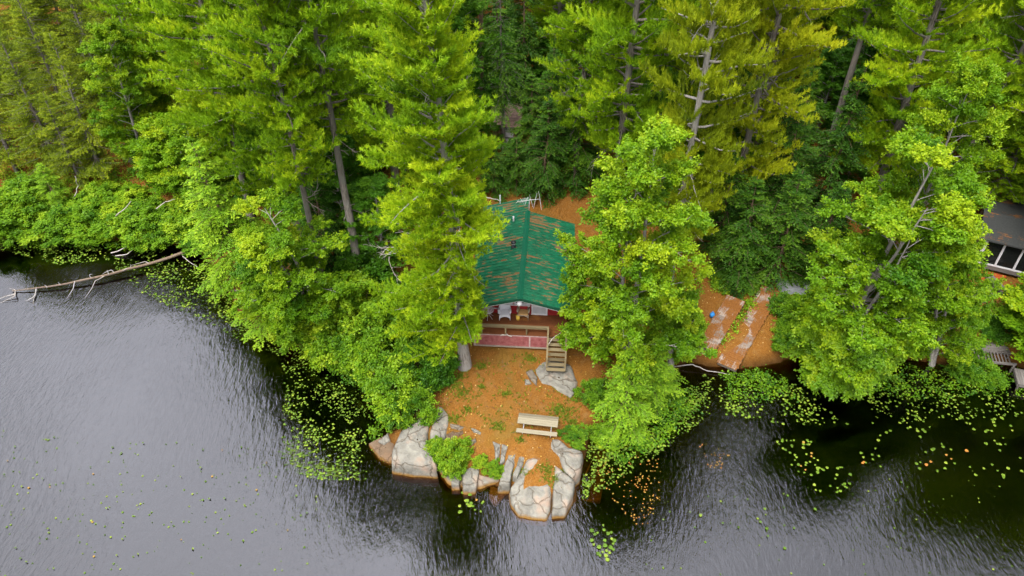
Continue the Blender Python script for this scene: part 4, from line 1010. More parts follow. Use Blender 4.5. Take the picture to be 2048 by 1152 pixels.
# ------------------------------------------------------------------ porch furniture
DZ = Z0 + FL
def arc(c, r_, a0, a1, n): return [(c[0] + r_ * math.cos(a), c[1] + r_ * math.sin(a)) for a in np.linspace(a0, a1, n)]
def wicker_chair(px, py, mat, label, cush, rz=0):
    p = P(px, py, DZ); e = empty('wicker_chair', (p[0], p[1] + 0.36, DZ), (0, 0, R(rz + ANG))); tag(e, label, 'chair')
    m = MB(); V = []; n = 25                                  # curved shell: low arms in front, high rounded back
    for lay in range(2):
        for k, a in enumerate(np.linspace(R(-22), R(202), n)):
            back = max(0, math.sin(a)); top = 0.60 + 0.36 * back ** 1.6; rr = 0.37 - 0.05 * lay
            if lay == 0: pr = [(rr - 0.05, 0.34), (rr, 0.52), (rr + 0.01 + 0.05 * back, top), (rr - 0.03 + 0.05 * back, top + 0.03)]
            else: pr = [(rr - 0.02 + 0.05 * back, top), (rr - 0.01, 0.52), (rr - 0.05, 0.36)]
            V.append([(r_ * math.cos(a), r_ * math.sin(a) * 0.92, z) for r_, z in pr])
    rows = [V[k] + V[k + n] for k in range(n)]; m.grid([q for rw in rows for q in rw], n, 7, True, True)
    m.f += [tuple(range(6, -1, -1)), tuple((n - 1) * 7 + k for k in range(7))]; m.sm += [False] * 2
    for s in (-1, 1):                                        # rolled arms
        m.tube([(s * 0.34, 0.12, 0.63), (s * 0.365, -0.10, 0.625), (s * 0.36, -0.27, 0.60), (s * 0.33, -0.33, 0.55)], [0.045, 0.05, 0.05, 0.035], 8)
    m.build('backrest', mat, e, True)
    m = MB(); m.box((0, -0.03, 0.37), (0.62, 0.60, 0.07)); st2 = m.build('seat', cush, e, bev=0.025)
    m = MB()                                                 # arched apron below the seat
    for (xa, ya), (xb, yb) in (((-0.31, -0.33), (0.31, -0.33)), ((-0.33, -0.31), (-0.33, 0.27)), ((0.33, -0.31), (0.33, 0.27))):
        V = []
        for q in range(9):
            f = q / 8; x = xa + (xb - xa) * f; y = ya + (yb - ya) * f; zb2 = 0.13 + 0.16 * math.sin(math.pi * f) ** 0.6
            nx_, ny_ = (0, -0.02) if ya == yb else (0.02 * (1 if xa > 0 else -1), 0)
            V += [(x, y, zb2), (x, y, 0.36), (x + nx_, y + ny_, 0.36), (x + nx_, y + ny_, zb2)]
        m.grid(V, 9, 4, False, True)
    m.build('apron', mat, e, True)
    for s in (-1, 1):
        for y in (-0.34, 0.27):
            m = MB(); m.tube([(s * 0.33, y, 0), (s * 0.32, y * 0.98, 0.2), (s * 0.31, y * 0.95, 0.36)], [0.028, 0.030, 0.034], 7); m.build('leg', mat, e)
    return e
wicker_chair(1009.5, 641, M_WICKER_W, 'white wicker armchair on the porch beside the round wire table', M_WICKER_W, 4)
wicker_chair(1047, 639.5, M_WICKER_T, 'tan wicker armchair with a brown cushion in front of the porch door', M_CUSHION, -2)
p = P(976, 640, DZ)
e = tag(empty('wire_table', (p[0], p[1] + 0.25, DZ)), 'round white wire table with splayed legs at the left of the porch', 'table')
m = MB(); m.tube([(0.36 * math.cos(a), 0.36 * math.sin(a), 0.62) for a in np.linspace(0, 2 * math.pi, 25)], 0.016, 6, False)
for k in range(-5, 6):
    x = k * 0.06; y = math.sqrt(max(0, 0.355 ** 2 - x * x)); m.tube([(x, -y, 0.62), (x, y, 0.62)], 0.008, 4); m.tube([(-y, x, 0.627), (y, x, 0.627)], 0.008, 4)
m.build('tabletop', M_WHITE, e)
for a in np.linspace(0.4, 2 * math.pi + 0.4, 6, endpoint=False):
    m = MB(); m.tube([(0.30 * math.cos(a), 0.30 * math.sin(a), 0.61), (0.05 * math.cos(a), 0.05 * math.sin(a), 0.33), (0.34 * math.cos(a), 0.34 * math.sin(a), 0.0)], 0.014, 5); m.build('leg', M_WHITE, e)
p = P(984, 632, DZ)
e = tag(empty('slatted_bench', (p[0], p[1] + 0.45, DZ), (0, 0, R(ANG))), 'white slatted bench against the porch wall behind the wire table', 'bench')
m = MB()
for k in range(7): m.box((-0.36 + k * 0.12, 0.26, 0.62), (0.05, 0.02, 0.42))
m.box((0, 0.26, 0.86), (0.86, 0.04, 0.07)); m.box((0, 0.26, 0.40), (0.86, 0.04, 0.06)); m.build('backrest', M_WHITE, e)
m = MB()
for k in range(5): m.box((0, -0.18 + k * 0.10, 0.42), (0.86, 0.08, 0.025))
m.build('seat', M_WHITE, e)
for s in (-1, 1):
    for y in (-0.2, 0.24): m = MB(); m.box((s * 0.40, y, 0.20), (0.05, 0.05, 0.41)); m.build('leg', M_WHITE, e)
p = P(1036, 641, DZ); m = MB()
m.tube([(0, 0, 0), (0, 0, 0.02), (0, 0, 0.30), (0, 0, 0.31), (0, 0, 0.28)], [0.10, 0.11, 0.14, 0.125, 0.11], 14)
o = m.build('bucket', m_paint('yellow plastic', (0.55, 0.36, 0.05), 0.5, 0.1)); o.location = (p[0], p[1] + 0.1, DZ)
tag(o, 'small yellow bucket standing beside the tan wicker armchair', 'bucket')

# ------------------------------------------------------------------ picnic table on the point
pa, pb = P(700 + 1076 / 3.2, 680 + 497 / 3.2, 1.8), P(700 + 1332 / 3.2, 680 + 525 / 3.2, 1.8)
ctr = (pa + pb) / 2; yaw = math.atan2(pb[1] - pa[1], pb[0] - pa[0]); Lt = float(np.linalg.norm((pb - pa)[:2]))
zg = g(ctr[0], ctr[1])
e = tag(empty('picnic_table', (ctr[0], ctr[1], zg), (0, 0, yaw)), 'weathered wooden picnic table with one bench on the orange needle clearing', 'picnic table')
th = 1.8 - zg
m = MB()
for k in range(5): m.box((0, -0.30 + k * 0.15, th - 0.02), (Lt, 0.142, 0.04))
m.build('tabletop', M_TABLE, e, bev=0.005)
m = MB()
for k in range(2): m.box((0, -0.72 + k * 0.145, th - 0.30), (Lt + 0.02, 0.138, 0.04))
m.build('bench', M_TABLE, e, bev=0.005)
for s in (-1, 1):
    m = MB(); x = s * Lt * 0.345
    m.tube([(x, -0.26, th - 0.05), (x, -0.30, 0.02)], 0.022, 7); m.tube([(x, 0.26, th - 0.05), (x, 0.30, 0.0)], 0.022, 7)
    m.tube([(x, -0.66, th - 0.33), (x, -0.68, -0.03)], 0.022, 7); m.tube([(x, 0.28, 0.28), (x, -0.66, th - 0.345)], 0.02, 6); m.tube([(x, -0.28, th - 0.06), (x, 0.28, th - 0.06)], 0.02, 6)
    m.build('leg_frame', M_STEEL, e)

# ------------------------------------------------------------------ dock sections lying on the bank
def dock(far, near, wd, zf, zn, label, thick, nb):
    zf = G(*far)[2] + zf; zn = max(G(*near)[2], 0.0) + zn
    a = P(*far, zf); b = P(*near, zn); L = float(np.linalg.norm(a - b)); c = (a + b) / 2
    yaw_ = math.atan2(a[1] - b[1], a[0] - b[0]); pit = math.asin((a[2] - b[2]) / L)
    e = empty('dock_section', c, (0, -pit, yaw_)); tag(e, label, 'dock')
    rr = random.Random(nb); m = MB(); n = int(L / 0.15)
    for k in range(n):
        x = -L / 2 + (k + 0.5) * L / n; j = rr.uniform(-0.03, 0.03)
        m.box((x, j, rr.uniform(-0.004, 0.004)), (L / n - 0.014, wd + rr.uniform(-0.03, 0.03), 0.035))
    m.build('deck', M_DOCK, e)
    m = MB()
    for y in (-wd / 2 + 0.06, 0, wd / 2 - 0.06): m.box((0, y, -0.02 - thick / 2), (L - 0.05, 0.05, thick))
    for x in (-L / 2 + 0.05, L / 2 - 0.05): m.box((x, 0, -0.025 - thick / 2), (0.05, wd - 0.18, thick))
    m.build('frame', M_DOCKFRAME, e)
    return e
z4 = lambda x, y: (1380 + x / 4.8, 520 + y / 4.8)
dock(z4(447, 367), z4(150, 845), 1.25, 0.34, 0.36, 'shorter grey dock section under orange needles on the bank, nearer the cabin', 0.28, 1)
dock(z4(782, 272), z4(352, 1022), 1.30, 0.34, 0.40, 'longer grey dock section under orange needles reaching down to the water', 0.22, 2)
def board(a, b, zoff, wd, th_, mat, label, name='plank', cat='plank'):
    A, B = G(*a), G(*b); m = MB(); c = (A + B) / 2
    m.beam(A - c + (0, 0, zoff), B - c + (0, 0, zoff), wd, th_)
    o = m.build(name, mat); o.location = c; return tag(o, label, cat)
board((1500, 578), (1557, 546), 0.06, 0.20, 0.05, M_OLDBOARD, 'old brown plank lying on the bank above the longer dock, the lower of two')
board((1528, 557), (1560, 541), 0.06, 0.14, 0.05, M_OLDBOARD, 'thinner old plank lying just above the other plank by the hemlocks')
m = MB(); rr = random.Random(3)
p = P(1424, 632, 1.35)
m.tube([(0, 0, 0), (0, 0, 0.22), (0.02, 0, 0.30), (0.02, 0, 0.36)], [0.16, 0.17, 0.12, 0.06], 12); m.tube([(-0.12, 0, 0.28), (0, 0.02, 0.46), (0.13, 0, 0.28)], 0.02, 6)
o = m.build('plastic_can', M_BLUE); o.location = (p[0], p[1], g(p[0], p[1])); tag(o, 'small blue plastic can lying against the shorter dock', 'can')
p = G(1592, 576); m = MB()
V = []
for i in range(13):
    for j in range(11):
        x, y = -1.3 + i * 0.217, -0.8 + j * 0.16; f = min(1, (1 - abs(x) / 1.35) * 4, (1 - abs(y) / 0.85) * 3)
        V.append((x + 0.05 * math.sin(j * 2.1), y + 0.05 * math.sin(i * 1.7), 0.03 + max(0, f) * (0.38 + 0.07 * math.sin(x * 5 + y * 3) + 0.05 * math.sin(y * 7 - x))))
m.grid(V, 13, 11, True); o = m.build('tarpaulin', M_TARP); o.location = p; tag(o, 'grey tarpaulin covering a low heap under the hemlocks behind the longer dock', 'tarpaulin')

# ------------------------------------------------------------------ shed behind the cabin
p = G(1012, 296); e = tag(empty('shed', p, (0, 0, R(-3))), 'small wooden shed with a pale door in the dark gap behind the cabin', 'shed')
m = MB(); hw, dp_, hh = 1.05, 1.8, 2.15
for k in range(14):
    x = -hw + 0.075 + k * 0.15
    m.box((x, 0, hh / 2), (0.144, 0.04, hh)); m.box((x, dp_, hh / 2 + 0.25), (0.144, 0.04, hh + 0.5))
for k in range(12):
    y = 0.10 + k * 0.147
    for s in (-1, 1): m.box((s * hw, y, hh / 2 + 0.1), (0.04, 0.14, hh + 0.1))
m.build('wall', M_OLDBOARD, e)
m = MB(); m.add([(-1.30, -0.45, 2.12), (1.30, -0.45, 2.12), (1.30, 2.2, 2.85), (-1.30, 2.2, 2.85), (-1.30, -0.45, 2.20), (1.30, -0.45, 2.20), (1.30, 2.2, 2.93), (-1.30, 2.2, 2.93)],
      [(3, 2, 1, 0), (4, 5, 6, 7), (0, 1, 5, 4), (1, 2, 6, 5), (2, 3, 7, 6), (3, 0, 4, 7)]); rf = m.build('roof', M_SHEDROOF, e)
m = MB(); m.box((0, -0.465, 2.16), (2.62, 0.03, 0.10)); m.build('fascia', M_GREYBOARD, rf)
m = MB(); m.box((0.28, -0.045, 1.0), (0.66, 0.05, 1.95)); d_ = m.build('door', M_WHITE, e)
m = MB(); m.box((0.28, -0.08, 1.0), (0.66, 0.02, 0.10)); m.build('door_rail', M_GREYBOARD, d_)

# ------------------------------------------------------------------ screened porch building at the right edge
A, B = P(1950, 527, 2.3), P(2052, 552, 2.3); yaw_ = math.atan2(B[1] - A[1], B[0] - A[0])
e = tag(empty('porch_building', (A[0], A[1], 2.1), (0, 0, yaw_)), 'neighbouring cottage with a white framed screened porch at the right edge', 'cottage')
Lb = 9.0; m = MB()
m.box((Lb / 2, 0.08, 0.17), (Lb, 0.12, 0.34)); m.box((0.06, 2.5, 1.3), (0.10, 4.7, 2.6)); m.box((Lb - 0.06, 2.5, 1.3), (0.10, 4.7, 2.6)); m.box((Lb / 2, 4.9, 1.3), (Lb, 0.10, 2.6)); m.build('wall', M_GREYBOARD, e)
m = MB(); m.box((Lb / 2, 0.09, 1.36), (Lb - 0.2, 0.02, 2.0)); m.build('screen', M_GLASS, e)
for k in range(9):
    x = 0.05 + k * (Lb - 0.1) / 8; m = MB(); m.box((x, 0.05, 1.36), (0.13 if k % 3 else 0.22, 0.09, 1.93)); m.build('post', M_WHITE, e)
m = MB(); m.box((Lb / 2, 0.05, 2.40), (Lb, 0.10, 0.14)); m.box((Lb / 2, 0.045, 0.37), (Lb, 0.10, 0.09)); m.build('rail', M_WHITE, e)
m = MB(); m.add([(-0.5, -0.5, 2.44), (Lb + 0.5, -0.5, 2.44), (Lb + 0.5, 2.2, 3.0), (-0.5, 2.2, 3.0), (-0.5, -0.5, 2.54), (Lb + 0.5, -0.5, 2.54), (Lb + 0.5, 2.2, 3.1), (-0.5, 2.2, 3.1), (Lb + 0.5, 5.6, 2.44), (-0.5, 5.6, 2.44), (Lb + 0.5, 5.6, 2.54), (-0.5, 5.6, 2.54)],
      [(3, 2, 1, 0), (4, 5, 6, 7), (0, 1, 5, 4), (9, 8, 2, 3), (7, 6, 10, 11), (8, 9, 11, 10), (1, 2, 6, 5), (2, 8, 10, 6), (0, 4, 7, 3), (3, 7, 11, 9)])
m.build('roof', m_wood('grey roof under needles', (0.025, 0.027, 0.026), (0.06, 0.062, 0.06), (6, 6, 6), LIT, 0.60), e)
# upturned canoe
A, B = P(1922, 534, 2.35), P(2016, 543, 2.35); yaw_ = math.atan2(B[1] - A[1], B[0] - A[0]); Lc = float(np.linalg.norm(B - A)) + 0.6; c = (A + B) / 2
e = tag(empty('canoe', (c[0] - 0.25, c[1], g(c[0], c[1]) + 0.02), (0, 0, yaw_)), 'rust orange canoe lying upside down in front of the screened porch', 'canoe')
V = []; n = 25
for i in range(n):
    f = -1 + 2 * i / (n - 1); hw = 0.44 * (1 - abs(f) ** 2.4) + 0.012; hgt = 0.40 * (1 - 0.25 * abs(f) ** 3)
    for j in range(13):
        a = math.pi * j / 12; V.append((f * Lc / 2, -hw * math.cos(a), max(0.0, math.sin(a)) ** 0.75 * hgt))
m = MB(); m.grid(V, n, 13, True); m.build('hull', M_CANOE, e)
m = MB(); m.tube([(f * Lc / 2, 0.44 * (1 - abs(f) ** 2.4) + 0.015, 0.02) for f in np.linspace(-1, 1, 15)], 0.02, 5); m.tube([(f * Lc / 2, -0.44 * (1 - abs(f) ** 2.4) - 0.015, 0.02) for f in np.linspace(-1, 1, 15)], 0.02, 5); m.build('gunwale', M_OLDBOARD, e)
# old timbers
for k, (a, b, zo, lb) in enumerate((((1968, 562), (1996, 590), 0.45, 'topmost grey timber leaning on the old timber pile below the canoe'), ((1976, 560), (2001, 586), 0.42, 'grey timber just right of the topmost timber on the pile'),
                     ((1966, 575), (1990, 598), 0.14, 'lower grey timber at the left of the pile below the canoe'), ((1985, 573), (2003, 592), 0.14, 'lower short timber at the right of the pile below the canoe'),
                     ((1965, 606), (1988, 590), 0.08, 'thin grey timber lying across the foot of the timber pile'))):
    board(a, b, zo, 0.22, 0.16, M_GREYBOARD, lb, 'timber', 'timber')
board((2003, 690), (2009, 668), 0.06, 0.22, 0.05, M_GREYBOARD, 'grey plank lying beside the dark shrub above the slatted walkway')
# slatted walkway and dock corner
A, B = P(1925, 708, 0.75), P(2018, 716, 0.75); yaw_ = math.atan2(B[1] - A[1], B[0] - A[0]); c = (A + B) / 2
e = tag(empty('walkway', (c[0], c[1], 0.75), (0, 0, yaw_)), 'grey slatted walkway along the shore at the right edge', 'walkway'); Lw = float(np.linalg.norm(B - A)) + 0.6
m = MB()
for k in range(int(Lw / 0.2)): m.beam((-Lw / 2 + k * 0.2, -0.42, 0.0), (-Lw / 2 + k * 0.2 + 0.10, 0.42, 0.0), 0.075, 0.04)
m.build('slats', M_GREYBOARD, e)
m = MB(); m.box((0, -0.47, -0.06), (Lw, 0.07, 0.16)); m.box((0, 0.47, -0.06), (Lw, 0.07, 0.16))
for x in (-Lw / 2 + 0.1, 0, Lw / 2 - 0.1): m.box((x, -0.47, -0.6), (0.1, 0.1, 0.95)); m.box((x, 0.47, -0.45), (0.1, 0.1, 0.6))
m.build('frame', M_GREYBOARD, e)
m = MB()
for k in range(8): m.box((0, 0.62 + k * 0.145, 0.0), (Lw - 0.1, 0.135, 0.035))
m.build('platform', M_GREYBOARD, e)
A, B = P(2028, 736, 0.55), P(2036, 768, 0.55); yaw_ = math.atan2(B[1] - A[1], B[0] - A[0])
e = tag(empty('dock', ((A[0] + B[0]) / 2, (A[1] + B[1]) / 2, 0.55), (0, 0, yaw_)), 'corner of a grey dock over the lily pads at the right edge', 'dock'); Ld = float(np.linalg.norm(B - A))
m = MB()
for k in range(18): m.box((0, 0.08 + k * 0.15, 0), (Ld, 0.14, 0.035))
m.build('deck', M_GREYBOARD, e)
m = MB(); m.box((0, 0.02, -0.12), (Ld, 0.05, 0.2)); m.box((Ld / 2 - 0.03, 1.4, -0.12), (0.05, 2.6, 0.2))
for x in (-Ld / 2 + 0.1, Ld / 2 - 0.1): m.box((x, 0.12, -0.7), (0.1, 0.1, 1.3)); m.box((x, 2.5, -0.7), (0.1, 0.1, 1.3))
m.build('frame', M_GREYBOARD, e)
# kayak by the left edge
p = P(20, 186, 3.6); m = MB(); V = []
for i in range(21):
    f = -1 + i / 10; hw = 0.33 * (1 - abs(f) ** 2.2) + 0.01
    for j in range(12): a = 2 * math.pi * j / 12; V.append((f * 1.5, hw * math.cos(a), 0.18 + 0.17 * math.sin(a) * (1 - 0.4 * abs(f) ** 3)))
m.grid(V, 21, 12, True, True); o = m.build('kayak', M_BLUE); o.location = (p[0], p[1], g(p[0], p[1])); o.rotation_euler = (0, 0, R(18)); tag(o, 'blue kayak half hidden among the spruces at the left edge', 'kayak')

# ------------------------------------------------------------------ fallen log, dead wood
def zl(l): return [Vector(P(x, y, z)) for x, y, z in l]
def smooth_pts(pts, n=5, wander=0.03, rr=random.Random(5)):
    out = []
    for a, b in zip(pts[:-1], pts[1:]):
        for k in range(n): out.append(a.lerp(b, k / n) + Vector((rr.uniform(-wander, wander), rr.uniform(-wander, wander), rr.uniform(-wander, wander) * 0.6)))
    return out + [pts[-1]]
root = zl([(425, 486, 1.0)])[0]
lg = tag(empty('fallen_log', root), 'long bleached fallen log with bare branches reaching from the left shore into the lake', 'log')
m = MB(); pts = smooth_pts(zl([(445, 476, 1.3), (400, 494, 0.85), (300, 527, 0.42), (200, 553, 0.34), (130, 568, 0.26), (60, 578, 0.16), (24, 582, 0.06)]))
m.tube([q - root for q in pts], list(np.linspace(0.135, 0.03, len(pts))), 9); m.build('trunk', LOGWOOD, lg)
brs = [[(208, 552, 0.34), (191, 562, 0.42), (180, 582, 0.25), (168, 598, -0.05)], [(150, 562, 0.3), (146, 576, 0.4), (134, 597, -0.02)], [(30, 582, 0.1), (30, 592, 0.25), (18, 598, 0.15), (0, 606, -0.02)],
       [(32, 588, 0.2), (15, 592, 0.2), (-4, 598, 0.1)], [(72, 590, 0.05), (62, 597, 0.25), (52, 601, -0.03)], [(72, 578, 0.2), (70, 590, 0.1), (66, 608, -0.06)], [(300, 527, 0.45), (290, 523, 0.62), (262, 531, 0.75)],
       [(228, 545, 0.4), (222, 540, 0.62), (205, 548, 0.62)], [(262, 536, 0.4), (260, 528, 0.8)], [(218, 549, 0.4), (214, 540, 0.75)], [(183, 556, 0.35), (178, 550, 0.65), (185, 548, 0.8)], [(30, 580, 0.1), (18, 576, 0.35)], [(365, 512, 0.6), (380, 525, 0.45), (395, 534, 0.2)],
       [(245, 541, 0.4), (255, 536, 0.6)], [(120, 570, 0.25), (116, 564, 0.55)], [(95, 574, 0.2), (88, 570, 0.45)]]
for b in brs:
    m = MB(); q = smooth_pts(zl(b), 3, 0.03); m.tube([v - root for v in q], list(np.linspace(0.04, 0.012, len(q))), 5, False); m.build('branch', DEADWOOD, lg)
def driftwood(pl, rad, label, mat=DEADWOOD, name='driftwood', cat='driftwood'):
    q = smooth_pts(zl(pl), 4, 0.04); m = MB(); c = q[0]; m.tube([v - c for v in q], list(np.linspace(rad, rad * 0.45, len(q))), 7); o = m.build(name, mat); o.location = c; return tag(o, label, cat)
driftwood([(282, 478, 0.45), (306, 468, 0.65)], 0.14, 'short thick driftwood log on the left shore above the fallen log')
driftwood([(222, 506, 0.1), (245, 498, 0.35), (278, 482, 0.4)], 0.05, 'thin grey driftwood branch under the short thick log')
driftwood([(232, 512, 0.05), (256, 508, 0.22), (270, 496, 0.3)], 0.045, 'thin driftwood branch nearest the lily pads above the fallen log')
driftwood([(80, 474, 0.4), (100, 470, 0.55), (140, 474, 0.45)], 0.05, 'pale driftwood branch at the foot of the left bank shrubs')
driftwood([(1344, 672, 1.1), (1362, 668, 1.2), (1382, 682, 1.15), (1405, 676, 1.25)], 0.035, 'thin bare stick on the needles left of the shorter dock')
driftwood([(1350, 734, 0.15), (1385, 728, 0.35), (1415, 742, 0.15), (1470, 750, 0.05)], 0.04, 'curved bare stick at the water end of the docks')
driftwood([(945, 384, 5.5), (968, 392, 5.6), (984, 397, 5.5), (1002, 401, 5.45)], 0.05, 'pale fallen branch resting on the rear edge of the cabin roof', name='fallen_branch', cat='branch')
driftwood([(1001, 671, 3.05), (1015, 669, 3.12), (1024, 673, 3.06)], 0.05, 'pale broken branch on the front edge of the deck', name='fallen_branch', cat='branch')
driftwood([(1096, 690, 3.0), (1106, 676, 3.3), (1122, 664, 3.5)], 0.03, 'thin bare branch caught beside the deck stairs', name='fallen_branch', cat='branch')
driftwood([(150, 392, 2.4), (156, 372, 3.4), (150, 352, 4.4)], 0.05, 'bare grey dead stem standing among the left bank shrubs', name='dead_sapling', cat='dead tree')
driftwood([(232, 432, 2.2), (246, 420, 2.9), (262, 402, 3.4)], 0.045, 'leaning grey dead stem above the driftwood on the left bank', name='dead_sapling', cat='dead tree')
driftwood([(312, 418, 2.2), (330, 404, 2.8), (350, 398, 3.1)], 0.045, 'slanting pale dead branch in the shrubs above the fallen log', name='dead_branch', cat='branch')
# exposed root on the left shore
m = MB(); c = Vector(P(690, 722, 0.3)); rr = np.random.default_rng(4)
for k in range(12):
    a = rr.uniform(0, 6.3); d0 = np.array((math.cos(a) * 0.5, math.sin(a) * 0.4, 0.9 if k < 5 else 0.1)); q = curve((0, 0, 0.1), d0, rr.uniform(0.7, 1.5), rr.normal(0, 0.5, 3), 5, rr, 0.2)
    m.tube(q, list(np.linspace(0.09, 0.02, 6)), 5, False)
o = m.build('tree_root', BARK_BROWN); o.location = c; tag(o, 'exposed brown tree root at the water edge of the left shore', 'root')
# dead bough tangles hanging from the leaning pine
for px, py, z, lb in ((785, 505, 8.0, 'grey tangle of dead twigs at the left of the leaning pine'), (845, 480, 9.0, 'grey tangle of dead twigs close to the middle of the leaning pine')):
    m = MB(); c = Vector(P(px, py, z)); r5 = np.random.default_rng(px)
    for k in range(7): dead_limb(m, r5.normal(0, 0.15, 3), (r5.uniform(-1, 0.2) , r5.uniform(-0.8, 0.3), r5.uniform(-0.5, 0.4)), r5.uniform(0.8, 1.7), r5, 0.022)
    o = m.build('dead_bough', DEADWOOD); o.location = c; tag(o, lb, 'branch')
# white forked dead limb of the leaning pine, in front of its foliage
m = MB(); q0 = zl([(900, 588, 5.6)])[0]
for b, r_ in (([(901, 592, 6.6), (900, 612, 5.6), (898, 628, 5.2)], 0.07), ([(899, 622, 5.3), (888, 634, 5.0), (878, 640, 4.7)], 0.035), ([(899, 622, 5.3), (912, 630, 5.1), (928, 640, 4.8)], 0.03), ([(898, 627, 5.2), (905, 638, 4.8), (918, 650, 4.4)], 0.03), ([(898, 627, 5.2), (892, 642, 4.7)], 0.028)):
    q = smooth_pts(zl(b), 3, 0.03); m.tube([v - q0 for v in q], list(np.linspace(r_, r_ * 0.4, len(q))), 6, False)
o = m.build('dead_branch', DEADWOOD); o.location = q0; tag(o, 'white forked dead branch in front of the leaning pine beside the porch roof', 'branch')
# broken pale trunk by the water right of the point
m = MB(); p = G(1340, 738); m.tube([(0.1, 0, -0.5), (0.02, 0.05, 0.2), (-0.08, 0.15, 0.9), (-0.12, 0.2, 1.5), (-0.10, 0.22, 1.75)], [0.30, 0.24, 0.20, 0.17, 0.05], 9)
o = m.build('tree_stump', BARK_PALE); o.location = p; tag(o, 'pale broken tree stump at the water edge under the cabin maple', 'stump')

# ------------------------------------------------------------------ ground cover
def in_poly(x, y, pg):
    inside = np.zeros(len(x), bool); n = len(pg)
    for i in range(n):
        ax, ay = pg[i]; bx, by = pg[(i + 1) % n]
        inside ^= ((ay > y) != (by > y)) & (x < (bx - ax) * (y - ay) / (by - ay + 1e-9) + ax)
    return inside
def ray_ground(px, py):
    z = np.full(len(px), 1.2)
    for _ in range(14):
        u = (px - 1024) / FPX; v = (py - 576) / FPX; dz = -sp - v * cp; t = (z - H) / dz; X = u * t; Y = (cp - v * sp) * t
        z = 0.5 * z + 0.5 * ground_h(X, Y)
    return X, Y
def scatter_px(pg, n, seed, clump=None):
    r = np.random.default_rng(seed); pg = [(float(a), float(b)) for a, b in pg]; xs = [a for a, b in pg]; ys = [b for a, b in pg]
    x = r.uniform(min(xs), max(xs), n * 4); y = r.uniform(min(ys), max(ys), n * 4); k = in_poly(x, y, pg)
    if clump: k &= (wob(x / clump, y / clump, 1.0, seed) + r.normal(0, 0.5, len(x))) > 0.1
    return x[k][:n], y[k][:n]
def stuff(name, V, T, k, mat, label):
    return tag(link(name, np_mesh(name, V, k, mat, T)), label, name.replace('_', ' '), kind='stuff')
# thin grass on the clearing
gp_ = [(895, 725), (1060, 705), (1160, 770), (1165, 870), (1130, 880), (900, 860), (875, 800)]
x, y = scatter_px(gp_, 420, 1, 9)
tx = [(1061, 717, 1.2), (963, 732, 1.0), (1125, 825, 1.9), (1118, 818, 1.4), (923, 787, 1.5), (903, 838, 1.1), (935, 820, 0.9), (920, 752, 1.0), (995, 852, 1.0), (1012, 788, .6), (860, 838, .8), (1040, 880, .6), (1145, 845, 1.2), (1095, 940, 1.3), (1108, 962, 1.3), (1040, 945, 1.1), (1130, 945, .9), (1190, 790, 1.5), (910, 770, 1.2), (1150, 800, 1), (963, 775, .5)]
r = np.random.default_rng(2); C = []
X, Y = ray_ground(x, y); C += list(zip(X, Y))
for a, b, s_ in tx:
    q = G(a, b)
    for k in range(int(60 * s_)): C.append((q[0] + r.normal(0, 0.22 * s_), q[1] + r.normal(0, 0.16 * s_)))
C = np.array(C); C = np.c_[C, ground_h(C[:, 0], C[:, 1]) + 0.01]
T = r.uniform(0.2, 0.9, len(C)); Vb, Tb = blades(C, np.tile((0, 0, 1.0), (len(C), 1)), T, 9, 0.13, 0.022, 0.55, 0.2, r)
stuff('grass', Vb, Tb, 3, M_GRASS, 'thin tufts of grass on the needle clearing and in rock cracks')
# low leafy plants behind the docks, on the left bank and along the shore
C = []
for pg, n, sd in (([(1420, 545), (1500, 535), (1530, 560), (1510, 590), (1440, 590), (1425, 575)], 420, 5), ([(1490, 600), (1520, 600), (1450, 690), (1430, 690)], 90, 6), ([(0, 230), (420, 230), (430, 400), (0, 400)], 1500, 7),
                  ([(0, 400), (440, 400), (440, 480), (0, 470)], 1300, 8), ([(560, 560), (900, 560), (880, 720), (700, 705), (560, 680)], 1500, 9), ([(1880, 590), (2048, 590), (2048, 700), (1900, 690)], 160, 10), ([(1540, 600), (1900, 580), (1880, 710), (1560, 710)], 900, 12), ([(1200, 560), (1400, 560), (1370, 700), (1200, 760)], 500, 13)):
    x, y = scatter_px(pg, n, sd, 14); X, Y = ray_ground(x, y); C += [(a, b) for a, b in zip(X, Y)]
C = np.array(C); C = C[sdf(C[:, 0], C[:, 1]) > 0.2]; C = np.c_[C, ground_h(C[:, 0], C[:, 1]) + 0.10 + r.uniform(0, 0.15, len(C))]
Vb, Tb = leaves(C, np.tile((0, 0, 1.0), (len(C), 1)), r.uniform(0.1, 0.8, len(C)), 12, 0.15, 0.05, 0.3, (0.14, 0.14, 0.07), 0.55, r)
stuff('undergrowth', Vb, Tb, 4, F_BUSH, 'low leafy undergrowth on the banks and behind the docks')
# fallen leaves on the needles
x, y = scatter_px([(880, 700), (1180, 690), (1170, 880), (1120, 960), (890, 880), (870, 800)], 210, 21); X, Y = ray_ground(x, y)
x2, y2 = scatter_px([(1350, 560), (1500, 540), (1640, 590), (1560, 700), (1360, 740)], 260, 22); X2, Y2 = ray_ground(x2, y2)
C = np.c_[np.r_[X, X2], np.r_[Y, Y2]]; C = C[sdf(C[:, 0], C[:, 1]) > 0.3]; C = np.c_[C, ground_h(C[:, 0], C[:, 1]) + 0.03]
Vb, Tb = leaves(C, np.tile((0, 0, 1.0), (len(C), 1)), r.uniform(0, 1, len(C)), 1, 0.085, 0.03, 0.2, (0.02, 0.02, 0.005), 0.8, r)
stuff('fallen_leaves', Vb, Tb, 4, M_LITTER, 'fallen yellow leaves scattered on the pine needles')

